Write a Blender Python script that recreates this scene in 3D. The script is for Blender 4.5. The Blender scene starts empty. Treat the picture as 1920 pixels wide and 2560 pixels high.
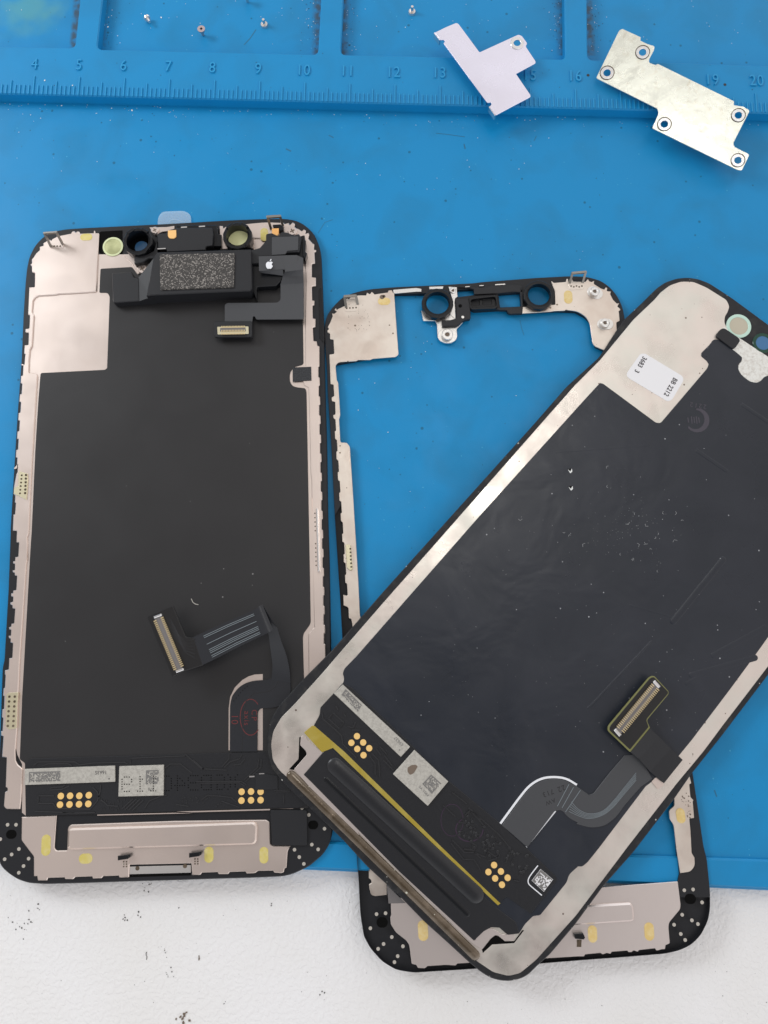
import bpy, bmesh, math, random
from mathutils import Vector, Matrix
from mathutils.geometry import tessellate_polygon

random.seed(7)
# ------------------------------------------------------------------ camera, world, lamps (1 unit = 1 cm)
sc = bpy.context.scene
sc.unit_settings.system = 'METRIC'
sc.unit_settings.scale_length = 0.01
COL = sc.collection
FPX, CX, CY = 1900.0, 960.0, 1280.0
TILT = math.radians(10.0)
ZM = 0.25                                   # top of the silicone mat above the desk
CAMZ = ZM + 15.0
cd = bpy.data.cameras.new('camera')
cam = bpy.data.objects.new('camera', cd)
COL.objects.link(cam)
cam.location = (0, 0, CAMZ)
cam.rotation_euler = (TILT, 0, 0)
cd.sensor_fit = 'HORIZONTAL'
cd.sensor_width = 36.0
cd.lens = 36.0 * FPX / 1920.0
cd.clip_start = 0.1
cd.clip_end = 2000
sc.camera = cam

world = bpy.data.worlds.new('World')
sc.world = world
world.use_nodes = True
wt = world.node_tree
for n in list(wt.nodes):
    wt.nodes.remove(n)
wo = wt.nodes.new('ShaderNodeOutputWorld')
wb = wt.nodes.new('ShaderNodeBackground')
wc = wt.nodes.new('ShaderNodeTexCoord')
ws = wt.nodes.new('ShaderNodeSeparateXYZ')
wm = wt.nodes.new('ShaderNodeMapRange')
wr = wt.nodes.new('ShaderNodeValToRGB')
wt.links.new(wc.outputs['Generated'], ws.inputs[0])
wt.links.new(ws.outputs['Y'], wm.inputs['Value'])
wm.inputs['From Min'].default_value = -0.7
wm.inputs['From Max'].default_value = 0.95
wt.links.new(wm.outputs[0], wr.inputs[0])
el = wr.color_ramp.elements
el[0].position = 0.0
el[0].color = (0.80, 0.80, 0.82, 1)
el[1].position = 1.0
el[1].color = (1.0, 1.02, 1.05, 1)
for p, c in ((0.30, (0.66, 0.62, 0.61, 1)), (0.42, (0.56, 0.52, 0.51, 1)), (0.60, (0.60, 0.57, 0.55, 1)), (0.78, (0.72, 0.69, 0.675, 1))):
    e = el.new(p)
    e.color = c


def wmath(op, a, b_=None, c_=None):
    n_ = wt.nodes.new('ShaderNodeMath')
    n_.operation = op
    for k_, v_ in enumerate((a, b_, c_)):
        if v_ is None:
            continue
        if isinstance(v_, (int, float)):
            n_.inputs[k_].default_value = v_
        else:
            wt.links.new(v_, n_.inputs[k_])
    return n_.outputs[0]


def wrange(v, a, b_, lo, hi):
    n_ = wt.nodes.new('ShaderNodeMapRange')
    n_.interpolation_type = 'SMOOTHSTEP'
    wt.links.new(v, n_.inputs[0])
    for k_, q_ in zip((1, 2, 3, 4), (a, b_, lo, hi)):
        n_.inputs[k_].default_value = q_
    return n_.outputs[0]


# the room: darker where the person with the camera leans over, brighter towards its walls and windows
dx_ = wmath('SUBTRACT', ws.outputs['X'], 0.04)
dy_ = wmath('MULTIPLY', wmath('SUBTRACT', ws.outputs['Y'], -0.33), 0.9)
dist = wmath('SQRT', wmath('ADD', wmath('MULTIPLY', dx_, dx_), wmath('MULTIPLY', dy_, dy_)))
person = wrange(dist, 0.12, 0.42, 0.24, 1.0)
sides = wrange(ws.outputs['X'], -0.38, 0.40, 0.84, 1.30)
walls = wrange(ws.outputs['Z'], 0.25, 0.72, 1.3, 1.0)
wt.links.new(wr.outputs[0], wb.inputs['Color'])
wt.links.new(wmath('MULTIPLY', wmath('MULTIPLY', person, sides), walls), wb.inputs['Strength'])
wt.links.new(wb.outputs[0], wo.inputs[0])


def area(name, loc, target, size, power, color):
    d = bpy.data.lights.new(name, 'AREA')
    d.shape = 'RECTANGLE'
    d.size, d.size_y = size
    d.energy = power
    d.color = color
    o = bpy.data.objects.new(name, d)
    COL.objects.link(o)
    o.location = loc
    o.rotation_euler = (Vector(target) - Vector(loc)).to_track_quat('-Z', 'Y').to_euler()
    return o


area('window_light', (-38, 25, 27), (-1, 1, 0), (18, 14), 11500, (0.93, 0.97, 1.0))
area('ceiling_lamp', (13.5, 29.0, 105), (0, 2, 0), (15, 22), 6500, (1.0, 0.99, 0.95))

sc.view_settings.view_transform = 'Standard'
sc.view_settings.look = 'None'
sc.view_settings.exposure = 0.0
sc.view_settings.gamma = 1.0
sc.view_settings.use_curve_mapping = False

# ------------------------------------------------------------------ tracing helpers
CROP = dict(a=(0, 0, 2.592), b=(640, 0, 2.592), c=(1280, 0, 2.592), d=(0, 500, 3.456), e=(380, 500, 3.456),
            f=(780, 660, 3.456), g=(1200, 660, 4.1475), h=(1500, 680, 3.95), i=(0, 1800, 3.456), j=(440, 1780, 3.7705),
            k=(660, 1640, 3.456), l=(1000, 1900, 3.456), m=(1440, 1640, 3.456), n=(1440, 2000, 3.456),
            o=(340, 1480, 3.7705), p=(860, 2080, 3.456), q=(0, 900, 4.425), r=(0, 1380, 4.425), s=(720, 800, 4.425),
            t=(720, 1220, 4.425), u=(440, 2000, 3.95), v=(1100, 700, 5.53), w=(1080, 40, 5.925), x=(1740, 740, 6.506),
            y=(1200, 1000, 2.304), z=(80, 540, 8.295), B=(280, 550, 8.295), D=(0, 2160, 1.728), F=(0, 0, 1.0))


def T(key, *pts):
    """drawing coordinates -> working coordinates; extra entries (radius, height) pass through"""
    ox, oy, s = CROP[key]
    return [(ox + p[0] / s, oy + p[1] / s) + tuple(p[2:]) for p in pts]


def ray(x, y):
    f = Vector((0, math.sin(TILT), -math.cos(TILT)))
    u = Vector((0, math.cos(TILT), math.sin(TILT)))
    return f + Vector((1, 0, 0)) * ((x - CX) / FPX) + u * ((CY - y) / FPX)


class Frame:
    """the plane an object lies on: origin at its base, local z = plane normal"""
    def __init__(self, px, py, z, gx=0.0, gy=0.0):
        n = Vector((-gx, -gy, 1)).normalized()
        p0 = Vector((0, 0, z))
        d = ray(px, py)
        c = Vector((0, 0, CAMZ))
        tt = (p0 - c).dot(n) / d.dot(n)
        self.o = c + d * tt
        xa = Vector((1, 0, gx)).normalized()
        ya = n.cross(xa).normalized()
        self.m = Matrix((xa, ya, n)).transposed()
        self.mi = self.m.transposed()
        self.n = n
        self.cl = self.mi @ (c - self.o)

    def L(self, x, y, h=0.0):
        d = self.mi @ ray(x, y)
        tt = (h - self.cl.z) / d.z
        return Vector((self.cl.x + d.x * tt, self.cl.y + d.y * tt, h))

    def sc(self, x, y, h=0.0):
        return (self.L(x + 5, y, h) - self.L(x - 5, y, h)).length / 10.0


def rounded(pts, r=0.0, seg=4):
    n = len(pts)
    out = []
    for i in range(n):
        p = pts[i]
        rr = p[2] if len(p) > 2 else r
        a = Vector(pts[i - 1][:2])
        b = Vector(p[:2])
        c = Vector(pts[(i + 1) % n][:2])
        da, dc = a - b, c - b
        la, lc = da.length, dc.length
        if rr <= 0 or la < 1e-6 or lc < 1e-6:
            out.append((b.x, b.y))
            continue
        cut = min(rr, la * 0.48, lc * 0.48)
        p0 = b + da / la * cut
        p1 = b + dc / lc * cut
        for k in range(seg + 1):
            s = k / seg
            q = p0 * (1 - s) ** 2 + b * 2 * s * (1 - s) + p1 * s * s
            out.append((q.x, q.y))
    return out


def curve(pts, n=2):
    """open polyline, corners cut n times"""
    for _ in range(n):
        q = [pts[0]]
        for a, b in zip(pts[:-1], pts[1:]):
            q.append(tuple(a[k] * .75 + b[k] * .25 for k in range(len(a))))
            q.append(tuple(a[k] * .25 + b[k] * .75 for k in range(len(a))))
        q.append(pts[-1])
        pts = q
    return pts


def clean(loop):
    out = []
    for p in loop:
        if not out or (Vector(p[:2]) - Vector(out[-1][:2])).length > 1e-5:
            out.append(p)
    if (Vector(out[0][:2]) - Vector(out[-1][:2])).length < 1e-5:
        out.pop()
    return out


def area2(l):
    return sum(l[i - 1][0] * l[i][1] - l[i][0] * l[i - 1][1] for i in range(len(l)))


def inset(l, w):
    n = len(l)
    out = []
    for i in range(n):
        a, b, c = Vector(l[i - 1][:2]), Vector(l[i][:2]), Vector(l[(i + 1) % n][:2])
        d1 = (b - a).normalized()
        d2 = (c - b).normalized()
        n1 = Vector((-d1.y, d1.x))
        n2 = Vector((-d2.y, d2.x))
        m = n1 + n2
        if m.length < 0.3:
            m = n1
        m.normalize()
        k = min(1.6, 1.0 / max(0.5, m.dot(n1)))
        q = b + m * w * k
        out.append((q.x, q.y))
    return out


SPLIT = {'metal_tongue', 'end_clip', 'solder_glint', 'slot_hole', 'torn_nick', 'nick_shadow', 'weld_spot', 'punched_dot', 'dark_gap', 'dark_smudge', 'scuff_mark'}


class MB:
    def __init__(self, fr):
        self.fr = fr
        self.bm = bmesh.new()

    # --- local-space prism, loops are lists of (x, y) ; outer first
    def prism(self, loops, z0, z1, bev=0.0, ztop=None, bottom=True):
        bm = self.bm
        loops = [clean(l) for l in loops]
        for i, l in enumerate(loops):
            ccw = area2(l) > 0
            if (i == 0) != ccw:
                l.reverse()
        tops = []
        for l in loops:
            b = [bm.verts.new((p[0], p[1], z0)) for p in l]
            hz = (lambda p: z1) if ztop is None else ztop
            rings = [b]
            if bev > 0:
                rings.append([bm.verts.new((p[0], p[1], hz(p) - bev)) for p in l])
                rings.append([bm.verts.new((p[0], p[1], hz(p))) for p in inset(l, bev)])
            else:
                rings.append([bm.verts.new((p[0], p[1], hz(p))) for p in l])
            n = len(l)
            for r0, r1 in zip(rings[:-1], rings[1:]):
                for k in range(n):
                    bm.faces.new((r0[k], r0[(k + 1) % n], r1[(k + 1) % n], r1[k]))
            tops.append((b, rings[-1]))
        for idx in (1, 0):
            if idx == 0 and not bottom:
                continue
            vs = [v for t in tops for v in t[idx]]
            tri = tessellate_polygon([[Vector((v.co.x, v.co.y, 0)) for v in t[idx]] for t in tops])
            for a, b, c in tri:
                try:
                    f = bm.faces.new((vs[a], vs[b], vs[c]))
                except ValueError:
                    continue
                f.normal_update()
                if (f.normal.z < 0) == (idx == 1):
                    f.normal_flip()
        return self

    def poly(self, pts, h0, h1, r=0.0, holes=(), bev=0.0, seg=4, **kw):
        def loc(q):
            return [self.fr.L(p[0], p[1], h1)[:2] for p in q]
        loops = [loc(rounded(pts, r, seg))] + [loc(q) for q in holes]
        return self.prism(loops, h0, h1, bev, **kw)

    def hpoly(self, pts, h0, bev=0.0):
        """prism whose top corners each have their own height: pts (x, y, h)"""
        bm = self.bm
        tp = [self.fr.L(*p) for p in pts]
        if area2(tp) < 0:
            tp.reverse()
        b = [bm.verts.new((p.x, p.y, h0)) for p in tp]
        t = [bm.verts.new(p) for p in tp]
        n = len(tp)
        for k in range(n):
            bm.faces.new((b[k], b[(k + 1) % n], t[(k + 1) % n], t[k]))
        bm.faces.new(t)
        bm.faces.new(b[::-1])
        return self

    def disc(self, x, y, r, h0, h1, bev=0.0, n=24, ry=None, rot=0.0):
        c = self.fr.L(x, y, h1)
        s = self.fr.sc(x, y, h1)
        ry = r if ry is None else ry
        cr, sr = math.cos(rot), math.sin(rot)
        l = []
        for k in range(n):
            a = 2 * math.pi * k / n
            u, v = r * s * math.cos(a), ry * s * math.sin(a)
            l.append((c.x + u * cr - v * sr, c.y + u * sr + v * cr))
        return self.prism([l], h0, h1, bev)

    def stadium(self, x, y, rx, ry, h0, h1, rot=0.0, bev=0.0):
        c = self.fr.L(x, y, h1)
        s = self.fr.sc(x, y, h1)
        rr = min(rx, ry)
        l = []
        for k in range(32):
            a = 2 * math.pi * (k + .5) / 32
            u = rr * math.cos(a) + math.copysign(rx - rr, math.cos(a))
            v = rr * math.sin(a) + math.copysign(ry - rr, math.sin(a))
            l.append((c.x + s * (u * math.cos(rot) - v * math.sin(rot)), c.y + s * (u * math.sin(rot) + v * math.cos(rot))))
        return self.prism([l], h0, h1, bev)

    def ring(self, x, y, ro, ri, h0, h1, bev=0.0, n=40, facet=0):
        c = self.fr.L(x, y, h1)
        s = self.fr.sc(x, y, h1)
        def circ(r, m, ph=0.0):
            return [(c.x + r * s * math.cos(2 * math.pi * k / m + ph), c.y + r * s * math.sin(2 * math.pi * k / m + ph)) for k in range(m)]
        return self.prism([circ(ro, facet or n, .3), circ(ri, n)], h0, h1, bev)

    def ribbon(self, pts, w, h0, h1, r=0.0):
        """raised line of width w (drawing units) along an open polyline"""
        P = [self.fr.L(p[0], p[1], h1) for p in pts]
        s = self.fr.sc(pts[0][0], pts[0][1], h1) * w * .5
        L, R = [], []
        for i, p in enumerate(P):
            a = P[max(0, i - 1)]
            b = P[min(len(P) - 1, i + 1)]
            d = (b - a)
            if d.length < 1e-6:
                continue
            d.normalize()
            nn = Vector((-d.y, d.x, 0)) * s
            L.append((p.x + nn.x, p.y + nn.y))
            R.append((p.x - nn.x, p.y - nn.y))
        for i in range(len(L) - 1):
            self.prism([[L[i], L[i + 1], R[i + 1], R[i]]], h0, h1, 0, bottom=False)
        return self

    def bar(self, a, b, w, h0, hh, seg=10, ends=5, n=1):
        """long half-round ridge from a to b, width w, height hh"""
        A = self.fr.L(a[0], a[1], h0)
        Bp = self.fr.L(b[0], b[1], h0)
        s = self.fr.sc(a[0], a[1], h0) * w * .5
        d = (Bp - A)
        L = d.length
        d.normalize()
        nn = Vector((-d.y, d.x, 0))
        st = []
        for k in range(ends):
            q = k / ends
            st.append((s * (1 - math.cos(q * math.pi / 2)), max(0.03, math.sin(q * math.pi / 2))))
        m = 12
        mid = [(s + (L - 2 * s) * k / m, 1.0) for k in range(m + 1)]
        st = st + mid + [(L - x, v) for x, v in reversed(st)]
        rows = []
        for x, v in st:
            row = []
            for k in range(seg + 1):
                an = math.pi * k / seg
                row.append(self.bm.verts.new(A + d * x + nn * (s * v * math.cos(an)) + Vector((0, 0, hh * v * math.sin(an)))))
            rows.append(row)
        for r0, r1 in zip(rows[:-1], rows[1:]):
            for k in range(seg):
                self.bm.faces.new((r0[k], r1[k], r1[k + 1], r0[k + 1]))
        for row in (rows[0], rows[-1]):
            self.bm.faces.new(row)
        return self

    def sheet(self, L, R, th):
        """thin bent sheet between two edge lines of (x, y, h)"""
        bm = self.bm
        up, dn = [], []
        for a, b in zip(L, R):
            pa, pb = self.fr.L(*a), self.fr.L(*b)
            up.append([bm.verts.new(pa.lerp(pb, k / 3)) for k in range(4)])
            dn.append([bm.verts.new(pa.lerp(pb, k / 3) - Vector((0, 0, th))) for k in range(4)])
        for i in range(len(up) - 1):
            for k in range(3):
                bm.faces.new((up[i][k], up[i + 1][k], up[i + 1][k + 1], up[i][k + 1]))
                bm.faces.new((dn[i][k], dn[i][k + 1], dn[i + 1][k + 1], dn[i + 1][k]))
            bm.faces.new((up[i][0], dn[i][0], dn[i + 1][0], up[i + 1][0]))
            bm.faces.new((up[i][3], up[i + 1][3], dn[i + 1][3], dn[i][3]))
        for i in (0, -1):
            for k in range(3):
                bm.faces.new((up[i][k], up[i][k + 1], dn[i][k + 1], dn[i][k]))
        return self

    def box(self, a, b, w, h0, h1, bev=0.0):
        """bar of rectangular section from a to b"""
        A, Bp = self.fr.L(a[0], a[1], h1), self.fr.L(b[0], b[1], h1)
        s = self.fr.sc(a[0], a[1], h1) * w * .5
        d = (Bp - A).normalized()
        n = Vector((-d.y, d.x, 0)) * s
        return self.prism([[(A + n)[:2], (A - n)[:2], (Bp - n)[:2], (Bp + n)[:2]]], h0, h1, bev)

    def wire(self, pts, w, t):
        """flat strip bent through 3-D points (x, y, h), width w cm, thickness t"""
        P = [self.fr.L(*p) for p in pts]
        for a, b in zip(P[:-1], P[1:]):
            d = (b - a).normalized()
            side = Vector((0, 0, 1)).cross(d)
            side = Vector((1, 0, 0)) if side.length < .05 else side.normalized()
            up = d.cross(side).normalized() * t * .5
            side = side * w * .5
            a2, b2 = a - d * t * .3, b + d * t * .3
            vs = [self.bm.verts.new(q + s1 * side + s2 * up) for q in (a2, b2) for s1, s2 in ((-1, -1), (1, -1), (1, 1), (-1, 1))]
            for f in ((0, 1, 2, 3), (7, 6, 5, 4), (0, 4, 5, 1), (1, 5, 6, 2), (2, 6, 7, 3), (3, 7, 4, 0)):
                self.bm.faces.new([vs[k] for k in f])
        return self

    def text(self, s, x, y, size, ang, h0, h1, sx=1.0, flip=False, space=1.0, bold=0.0):
        """centred writing; size = letter height in drawing units; ang in degrees ccw"""
        cu = bpy.data.curves.new('t', 'FONT')
        cu.body = s
        cu.align_x = 'CENTER'
        cu.align_y = 'CENTER'
        cu.space_character = space
        cu.resolution_u = 3
        cu.offset = bold
        o = bpy.data.objects.new('t', cu)
        COL.objects.link(o)
        bpy.context.view_layer.update()
        me = bpy.data.meshes.new_from_object(o.evaluated_get(bpy.context.evaluated_depsgraph_get()))
        bpy.data.objects.remove(o)
        bpy.data.curves.remove(cu)
        k = self.fr.sc(x, y, h1) * size / 0.70
        c = self.fr.L(x, y, h1)
        tb = bmesh.new()
        tb.from_mesh(me)
        bpy.data.meshes.remove(me)
        ret = bmesh.ops.extrude_face_region(tb, geom=tb.faces[:])
        up = {g for g in ret['geom'] if isinstance(g, bmesh.types.BMVert)}
        a = math.radians(ang)
        for v in tb.verts:
            u, w = v.co.x * k * sx * (-1 if flip else 1), v.co.y * k
            z = h1 if v in up else h0
            v.co = Vector((c.x + u * math.cos(a) - w * math.sin(a), c.y + u * math.sin(a) + w * math.cos(a), z))
        m2 = bpy.data.meshes.new('tmp')
        tb.to_mesh(m2)
        tb.free()
        self.bm.from_mesh(m2)
        bpy.data.meshes.remove(m2)
        return self

    def _split(self, name, mat, parent, smooth, label):
        """every loose piece becomes an object of its own"""
        seen, first = set(), None
        self.bm.verts.ensure_lookup_table()
        for v in self.bm.verts:
            if v in seen:
                continue
            stack, isl = [v], {v}
            while stack:
                for e in stack.pop().link_edges:
                    for w in e.verts:
                        if w not in isl:
                            isl.add(w)
                            stack.append(w)
            seen |= isl
            nb = MB(self.fr)
            mp = {w: nb.bm.verts.new(w.co) for w in self.bm.verts if w in isl}
            for f in {f for w in isl for f in w.link_faces}:
                nb.bm.faces.new([mp[w] for w in f.verts])
            SPLIT.discard(name)
            o = nb.build(name, mat, parent, smooth, label)
            SPLIT.add(name)
            first = first or o
        self.bm.free()
        return first

    def build(self, name, mat, parent=None, smooth=False, label=None, normals=True):
        if name in SPLIT:
            return self._split(name, mat, parent, smooth, label)
        if normals:
            bmesh.ops.recalc_face_normals(self.bm, faces=self.bm.faces[:])
        me = bpy.data.meshes.new(name)
        self.bm.to_mesh(me)
        self.bm.free()
        if smooth:
            me.polygons.foreach_set('use_smooth', [True] * len(me.polygons))
            try:
                me.set_sharp_from_angle(angle=math.radians(40))
            except Exception:
                pass
        me.materials.append(mat)
        o = bpy.data.objects.new(name, me)
        COL.objects.link(o)
        if parent is not None:
            o.parent = parent
        if label:
            o['label'] = label
        return o


def thing(name, fr, label, cat, group=None):
    o = bpy.data.objects.new(name, None)
    COL.objects.link(o)
    o.empty_display_size = .3
    o.matrix_world = Matrix.Translation(fr.o) @ fr.m.to_4x4()
    o['label'] = label
    o['category'] = cat
    if group:
        o['group'] = group
    return o


# ------------------------------------------------------------------ materials
def mat(name, color, rough=0.5, metal=0.0, spec=0.5, var=None, bump=None, alpha=None, coat=0.0, trans=0.0, rvar=None):
    """var = (second colour, noise scale, contrast lo, hi) ; bump = (scale, strength, distance[, detail])"""
    m = bpy.data.materials.new(name)
    m.use_nodes = True
    nt = m.node_tree
    b = nt.nodes['Principled BSDF']
    b.inputs['Base Color'].default_value = (*color, 1)
    b.inputs['Roughness'].default_value = rough
    b.inputs['Metallic'].default_value = metal
    b.inputs['Specular IOR Level'].default_value = spec
    if coat:
        b.inputs['Coat Weight'].default_value = coat
        b.inputs['Coat Roughness'].default_value = 0.15
    if trans:
        b.inputs['Transmission Weight'].default_value = trans
    if alpha is not None:
        b.inputs['Alpha'].default_value = alpha
    tc = nt.nodes.new('ShaderNodeTexCoord')

    def noise(scale, detail=3.0, dist=0.0):
        n = nt.nodes.new('ShaderNodeTexNoise')
        n.inputs['Scale'].default_value = scale
        n.inputs['Detail'].default_value = detail
        n.inputs['Distortion'].default_value = dist
        nt.links.new(tc.outputs['Object'], n.inputs['Vector'])
        return n
    if var:
        c2, s, lo, hi = var[:4]
        n = noise(s, 5.0, 0.4)
        mr = nt.nodes.new('ShaderNodeMapRange')
        mr.inputs['From Min'].default_value = lo
        mr.inputs['From Max'].default_value = hi
        nt.links.new(n.outputs[0], mr.inputs[0])
        mx = nt.nodes.new('ShaderNodeMix')
        mx.data_type = 'RGBA'
        mx.inputs[6].default_value = (*color, 1)
        mx.inputs[7].default_value = (*c2, 1)
        nt.links.new(mr.outputs[0], mx.inputs[0])
        nt.links.new(mx.outputs[2], b.inputs['Base Color'])
        m['mix'] = mx.name
    if rvar:
        s, lo, hi = rvar
        n = noise(s, 4.0, 0.3)
        mr = nt.nodes.new('ShaderNodeMapRange')
        mr.inputs['From Min'].default_value = .35
        mr.inputs['From Max'].default_value = .65
        mr.inputs['To Min'].default_value = lo
        mr.inputs['To Max'].default_value = hi
        nt.links.new(n.outputs[0], mr.inputs[0])
        nt.links.new(mr.outputs[0], b.inputs['Roughness'])
    if bump:
        n = noise(bump[0], bump[3] if len(bump) > 3 else 3.0, bump[4] if len(bump) > 4 else 0.0)
        bp = nt.nodes.new('ShaderNodeBump')
        bp.inputs['Strength'].default_value = bump[1]
        bp.inputs['Distance'].default_value = bump[2]
        nt.links.new(n.outputs[0], bp.inputs['Height'])
        nt.links.new(bp.outputs[0], b.inputs['Normal'])
    return m


def splice_speckle(m, color, scale, thresh, rmax=0.30):
    """small specks of another colour on top of a material's base colour"""
    nt = m.node_tree
    b = nt.nodes['Principled BSDF']
    tc = [n for n in nt.nodes if n.type == 'TEX_COORD'][0]
    v = nt.nodes.new('ShaderNodeTexVoronoi')
    v.inputs['Scale'].default_value = scale
    nt.links.new(tc.outputs['Object'], v.inputs['Vector'])
    wn = nt.nodes.new('ShaderNodeSeparateColor')
    nt.links.new(v.outputs['Color'], wn.inputs[0])
    rr = nt.nodes.new('ShaderNodeMapRange')          # radius of each speck, most are zero
    rr.inputs['From Min'].default_value = thresh
    rr.inputs['From Max'].default_value = 1.0
    rr.inputs['To Min'].default_value = 0.0
    rr.inputs['To Max'].default_value = rmax
    nt.links.new(wn.outputs[0], rr.inputs[0])
    lt = nt.nodes.new('ShaderNodeMath')
    lt.operation = 'LESS_THAN'
    nt.links.new(v.outputs['Distance'], lt.inputs[0])
    nt.links.new(rr.outputs[0], lt.inputs[1])
    mx = nt.nodes.new('ShaderNodeMix')
    mx.data_type = 'RGBA'
    mx.inputs[7].default_value = (*color, 1)
    src = b.inputs['Base Color']
    if src.is_linked:
        nt.links.new(src.links[0].from_socket, mx.inputs[6])
    else:
        mx.inputs[6].default_value = src.default_value
    nt.links.new(lt.outputs[0], mx.inputs[0])
    nt.links.new(mx.outputs[2], b.inputs['Base Color'])


def stain(m, color, center, radius, amount):
    """one soft-edged stain lying on the material at a fixed spot (object space)"""
    nt = m.node_tree
    b = nt.nodes['Principled BSDF']
    tc = [n for n in nt.nodes if n.type == 'TEX_COORD'][0]
    mp = nt.nodes.new('ShaderNodeVectorMath')
    mp.operation = 'DISTANCE'
    mp.inputs[1].default_value = center
    nz = nt.nodes.new('ShaderNodeTexNoise')
    nz.inputs['Scale'].default_value = 1.6
    nt.links.new(tc.outputs['Object'], nz.inputs['Vector'])
    nt.links.new(tc.outputs['Object'], mp.inputs[0])
    ad = nt.nodes.new('ShaderNodeMath')
    ad.operation = 'MULTIPLY_ADD'
    ad.inputs[1].default_value = radius * 1.5
    nt.links.new(nz.outputs[0], ad.inputs[0])
    nt.links.new(mp.outputs['Value'], ad.inputs[2])
    mr = nt.nodes.new('ShaderNodeMapRange')
    mr.interpolation_type = 'SMOOTHSTEP'
    mr.inputs['From Min'].default_value = radius * 0.9
    mr.inputs['From Max'].default_value = radius * 1.8
    mr.inputs['To Min'].default_value = amount
    mr.inputs['To Max'].default_value = 0
    nt.links.new(ad.outputs[0], mr.inputs[0])
    mx = nt.nodes.new('ShaderNodeMix')
    mx.data_type = 'RGBA'
    mx.inputs[7].default_value = (*color, 1)
    src = b.inputs['Base Color']
    if src.is_linked:
        nt.links.new(src.links[0].from_socket, mx.inputs[6])
    else:
        mx.inputs[6].default_value = src.default_value
    nt.links.new(mr.outputs[0], mx.inputs[0])
    nt.links.new(mx.outputs[2], b.inputs['Base Color'])


M = {}
M['silicone'] = mat('blue_silicone', (0.005, 0.240, 0.53), 0.45, spec=0.30, var=((0.009, 0.20, 0.42), 0.9, .45, .8), bump=(45, .14, .01, 4), rvar=(1.4, .36, .52))
M['silicone_bar'] = mat('blue_silicone_bar', (0.005, 0.240, 0.53), 0.45, spec=0.30, var=((0.008, 0.21, 0.45), 0.9, .45, .8), bump=(45, .14, .01, 4))
splice_speckle(M['silicone'], (0.005, 0.14, 0.28), 9.0, 0.93)
splice_speckle(M['silicone'], (0.06, 0.36, 0.58), 14.0, 0.95, .2)
M['desk'] = mat('white_desk', (0.84, 0.84, 0.85), 0.38, spec=0.45, var=((0.80, 0.795, 0.785), 0.3, .35, .65))
M['frame_black'] = mat('black_plastic', (0.015, 0.016, 0.019), 0.42, spec=0.30, bump=(60, .1, .01))
M['old_black'] = mat('dusty_black_plastic', (0.014, 0.015, 0.018), 0.45, spec=0.32, var=((0.035, 0.035, 0.034), 6, .5, .75), bump=(30, .2, .01))
splice_speckle(M['old_black'], (0.4, 0.4, 0.38), 16, 0.93)
M['gloss_black'] = mat('gloss_black_plastic', (0.006, 0.007, 0.009), 0.26, spec=0.35)
M['matte_black'] = mat('satin_black_plastic', (0.016, 0.017, 0.020), 0.45, spec=0.35, bump=(40, .06, .01))
M['graphite'] = mat('graphite_sheet', (0.021, 0.021, 0.0225), 0.36, spec=0.42, bump=(90, .05, .004), rvar=(0.8, .34, .40))
splice_speckle(M['graphite'], (0.20, 0.20, 0.20), 7, 0.96, .12)
M['foil'] = mat('navy_black_foil', (0.0125, 0.0165, 0.025), 0.30, spec=0.46, var=((0.018, 0.022, 0.032), 0.8, .35, .7), bump=(0.8, .42, .07, 3, 0.5), rvar=(1.1, .27, .36))
splice_speckle(M['foil'], (0.30, 0.31, 0.33), 13, 0.95, 0.2)
M['board'] = mat('black_flex_board', (0.014, 0.015, 0.018), 0.34, spec=0.42, bump=(9, .25, .012, 3, 1.0))
M['flex'] = mat('grey_black_flex', (0.052, 0.055, 0.061), 0.40, spec=0.5, bump=(5, .15, .02, 2))
M['flex_blue'] = mat('dark_blue_flex', (0.014, 0.016, 0.021), 0.34, spec=0.5)
M['trace'] = mat('copper_trace_under_mask', (0.021, 0.022, 0.025), 0.26, spec=0.6)
M['trace_light'] = mat('pale_trace_line', (0.17, 0.20, 0.22), 0.30, spec=0.6)
M['beige'] = mat('satin_beige_metal', (0.765, 0.660, 0.60), 0.30, 0.85, var=((0.735, 0.64, 0.59), 0.8, .35, .65), bump=(60, .04, .004), rvar=(1.2, .28, .34))
M['beige2'] = mat('used_beige_metal', (0.74, 0.67, 0.60), 0.36, 0.9, var=((0.66, 0.57, 0.50), 2.2, .42, .68), bump=(4, .15, .02, 4), rvar=(3, .28, .45))
splice_speckle(M['beige2'], (0.20, 0.16, 0.12), 14, 0.95)
M['silver'] = mat('brushed_silver_metal', (0.76, 0.75, 0.73), 0.30, 0.95, bump=(30, .06, .005))
M['steel'] = mat('bright_steel', (0.80, 0.80, 0.80), 0.20, 1.0)
M['lilac'] = mat('lilac_plate_metal', (0.84, 0.82, 0.94), 0.24, 0.95, bump=(0.45, .55, .12, 1), rvar=(2, .20, .30))
M['greenish'] = mat('tarnished_plate_metal', (0.80, 0.82, 0.74), 0.27, 0.95, var=((0.72, 0.70, 0.60), 6, .55, .75), bump=(0.7, .30, .06, 5), rvar=(3, .20, .32))
M['rim_metal'] = mat('worn_rim_metal', (0.78, 0.71, 0.655), 0.32, 0.9, var=((0.735, 0.72, 0.66), 1.1, .40, .66), bump=(1.3, .22, .05, 5), rvar=(1.6, .24, .42))
splice_speckle(M['rim_metal'], (0.25, 0.2, 0.17), 15, 0.965)
M['pink_metal'] = mat('pinkish_metal', (0.58, 0.49, 0.48), 0.35, 0.85, bump=(8, .1, .01))
M['sparkle'] = mat('sparkling_silver_paste', (0.78, 0.79, 0.76), 0.42, 0.7, var=((0.62, 0.60, 0.56), 14, .45, .7), bump=(28, .5, .02))
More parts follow.
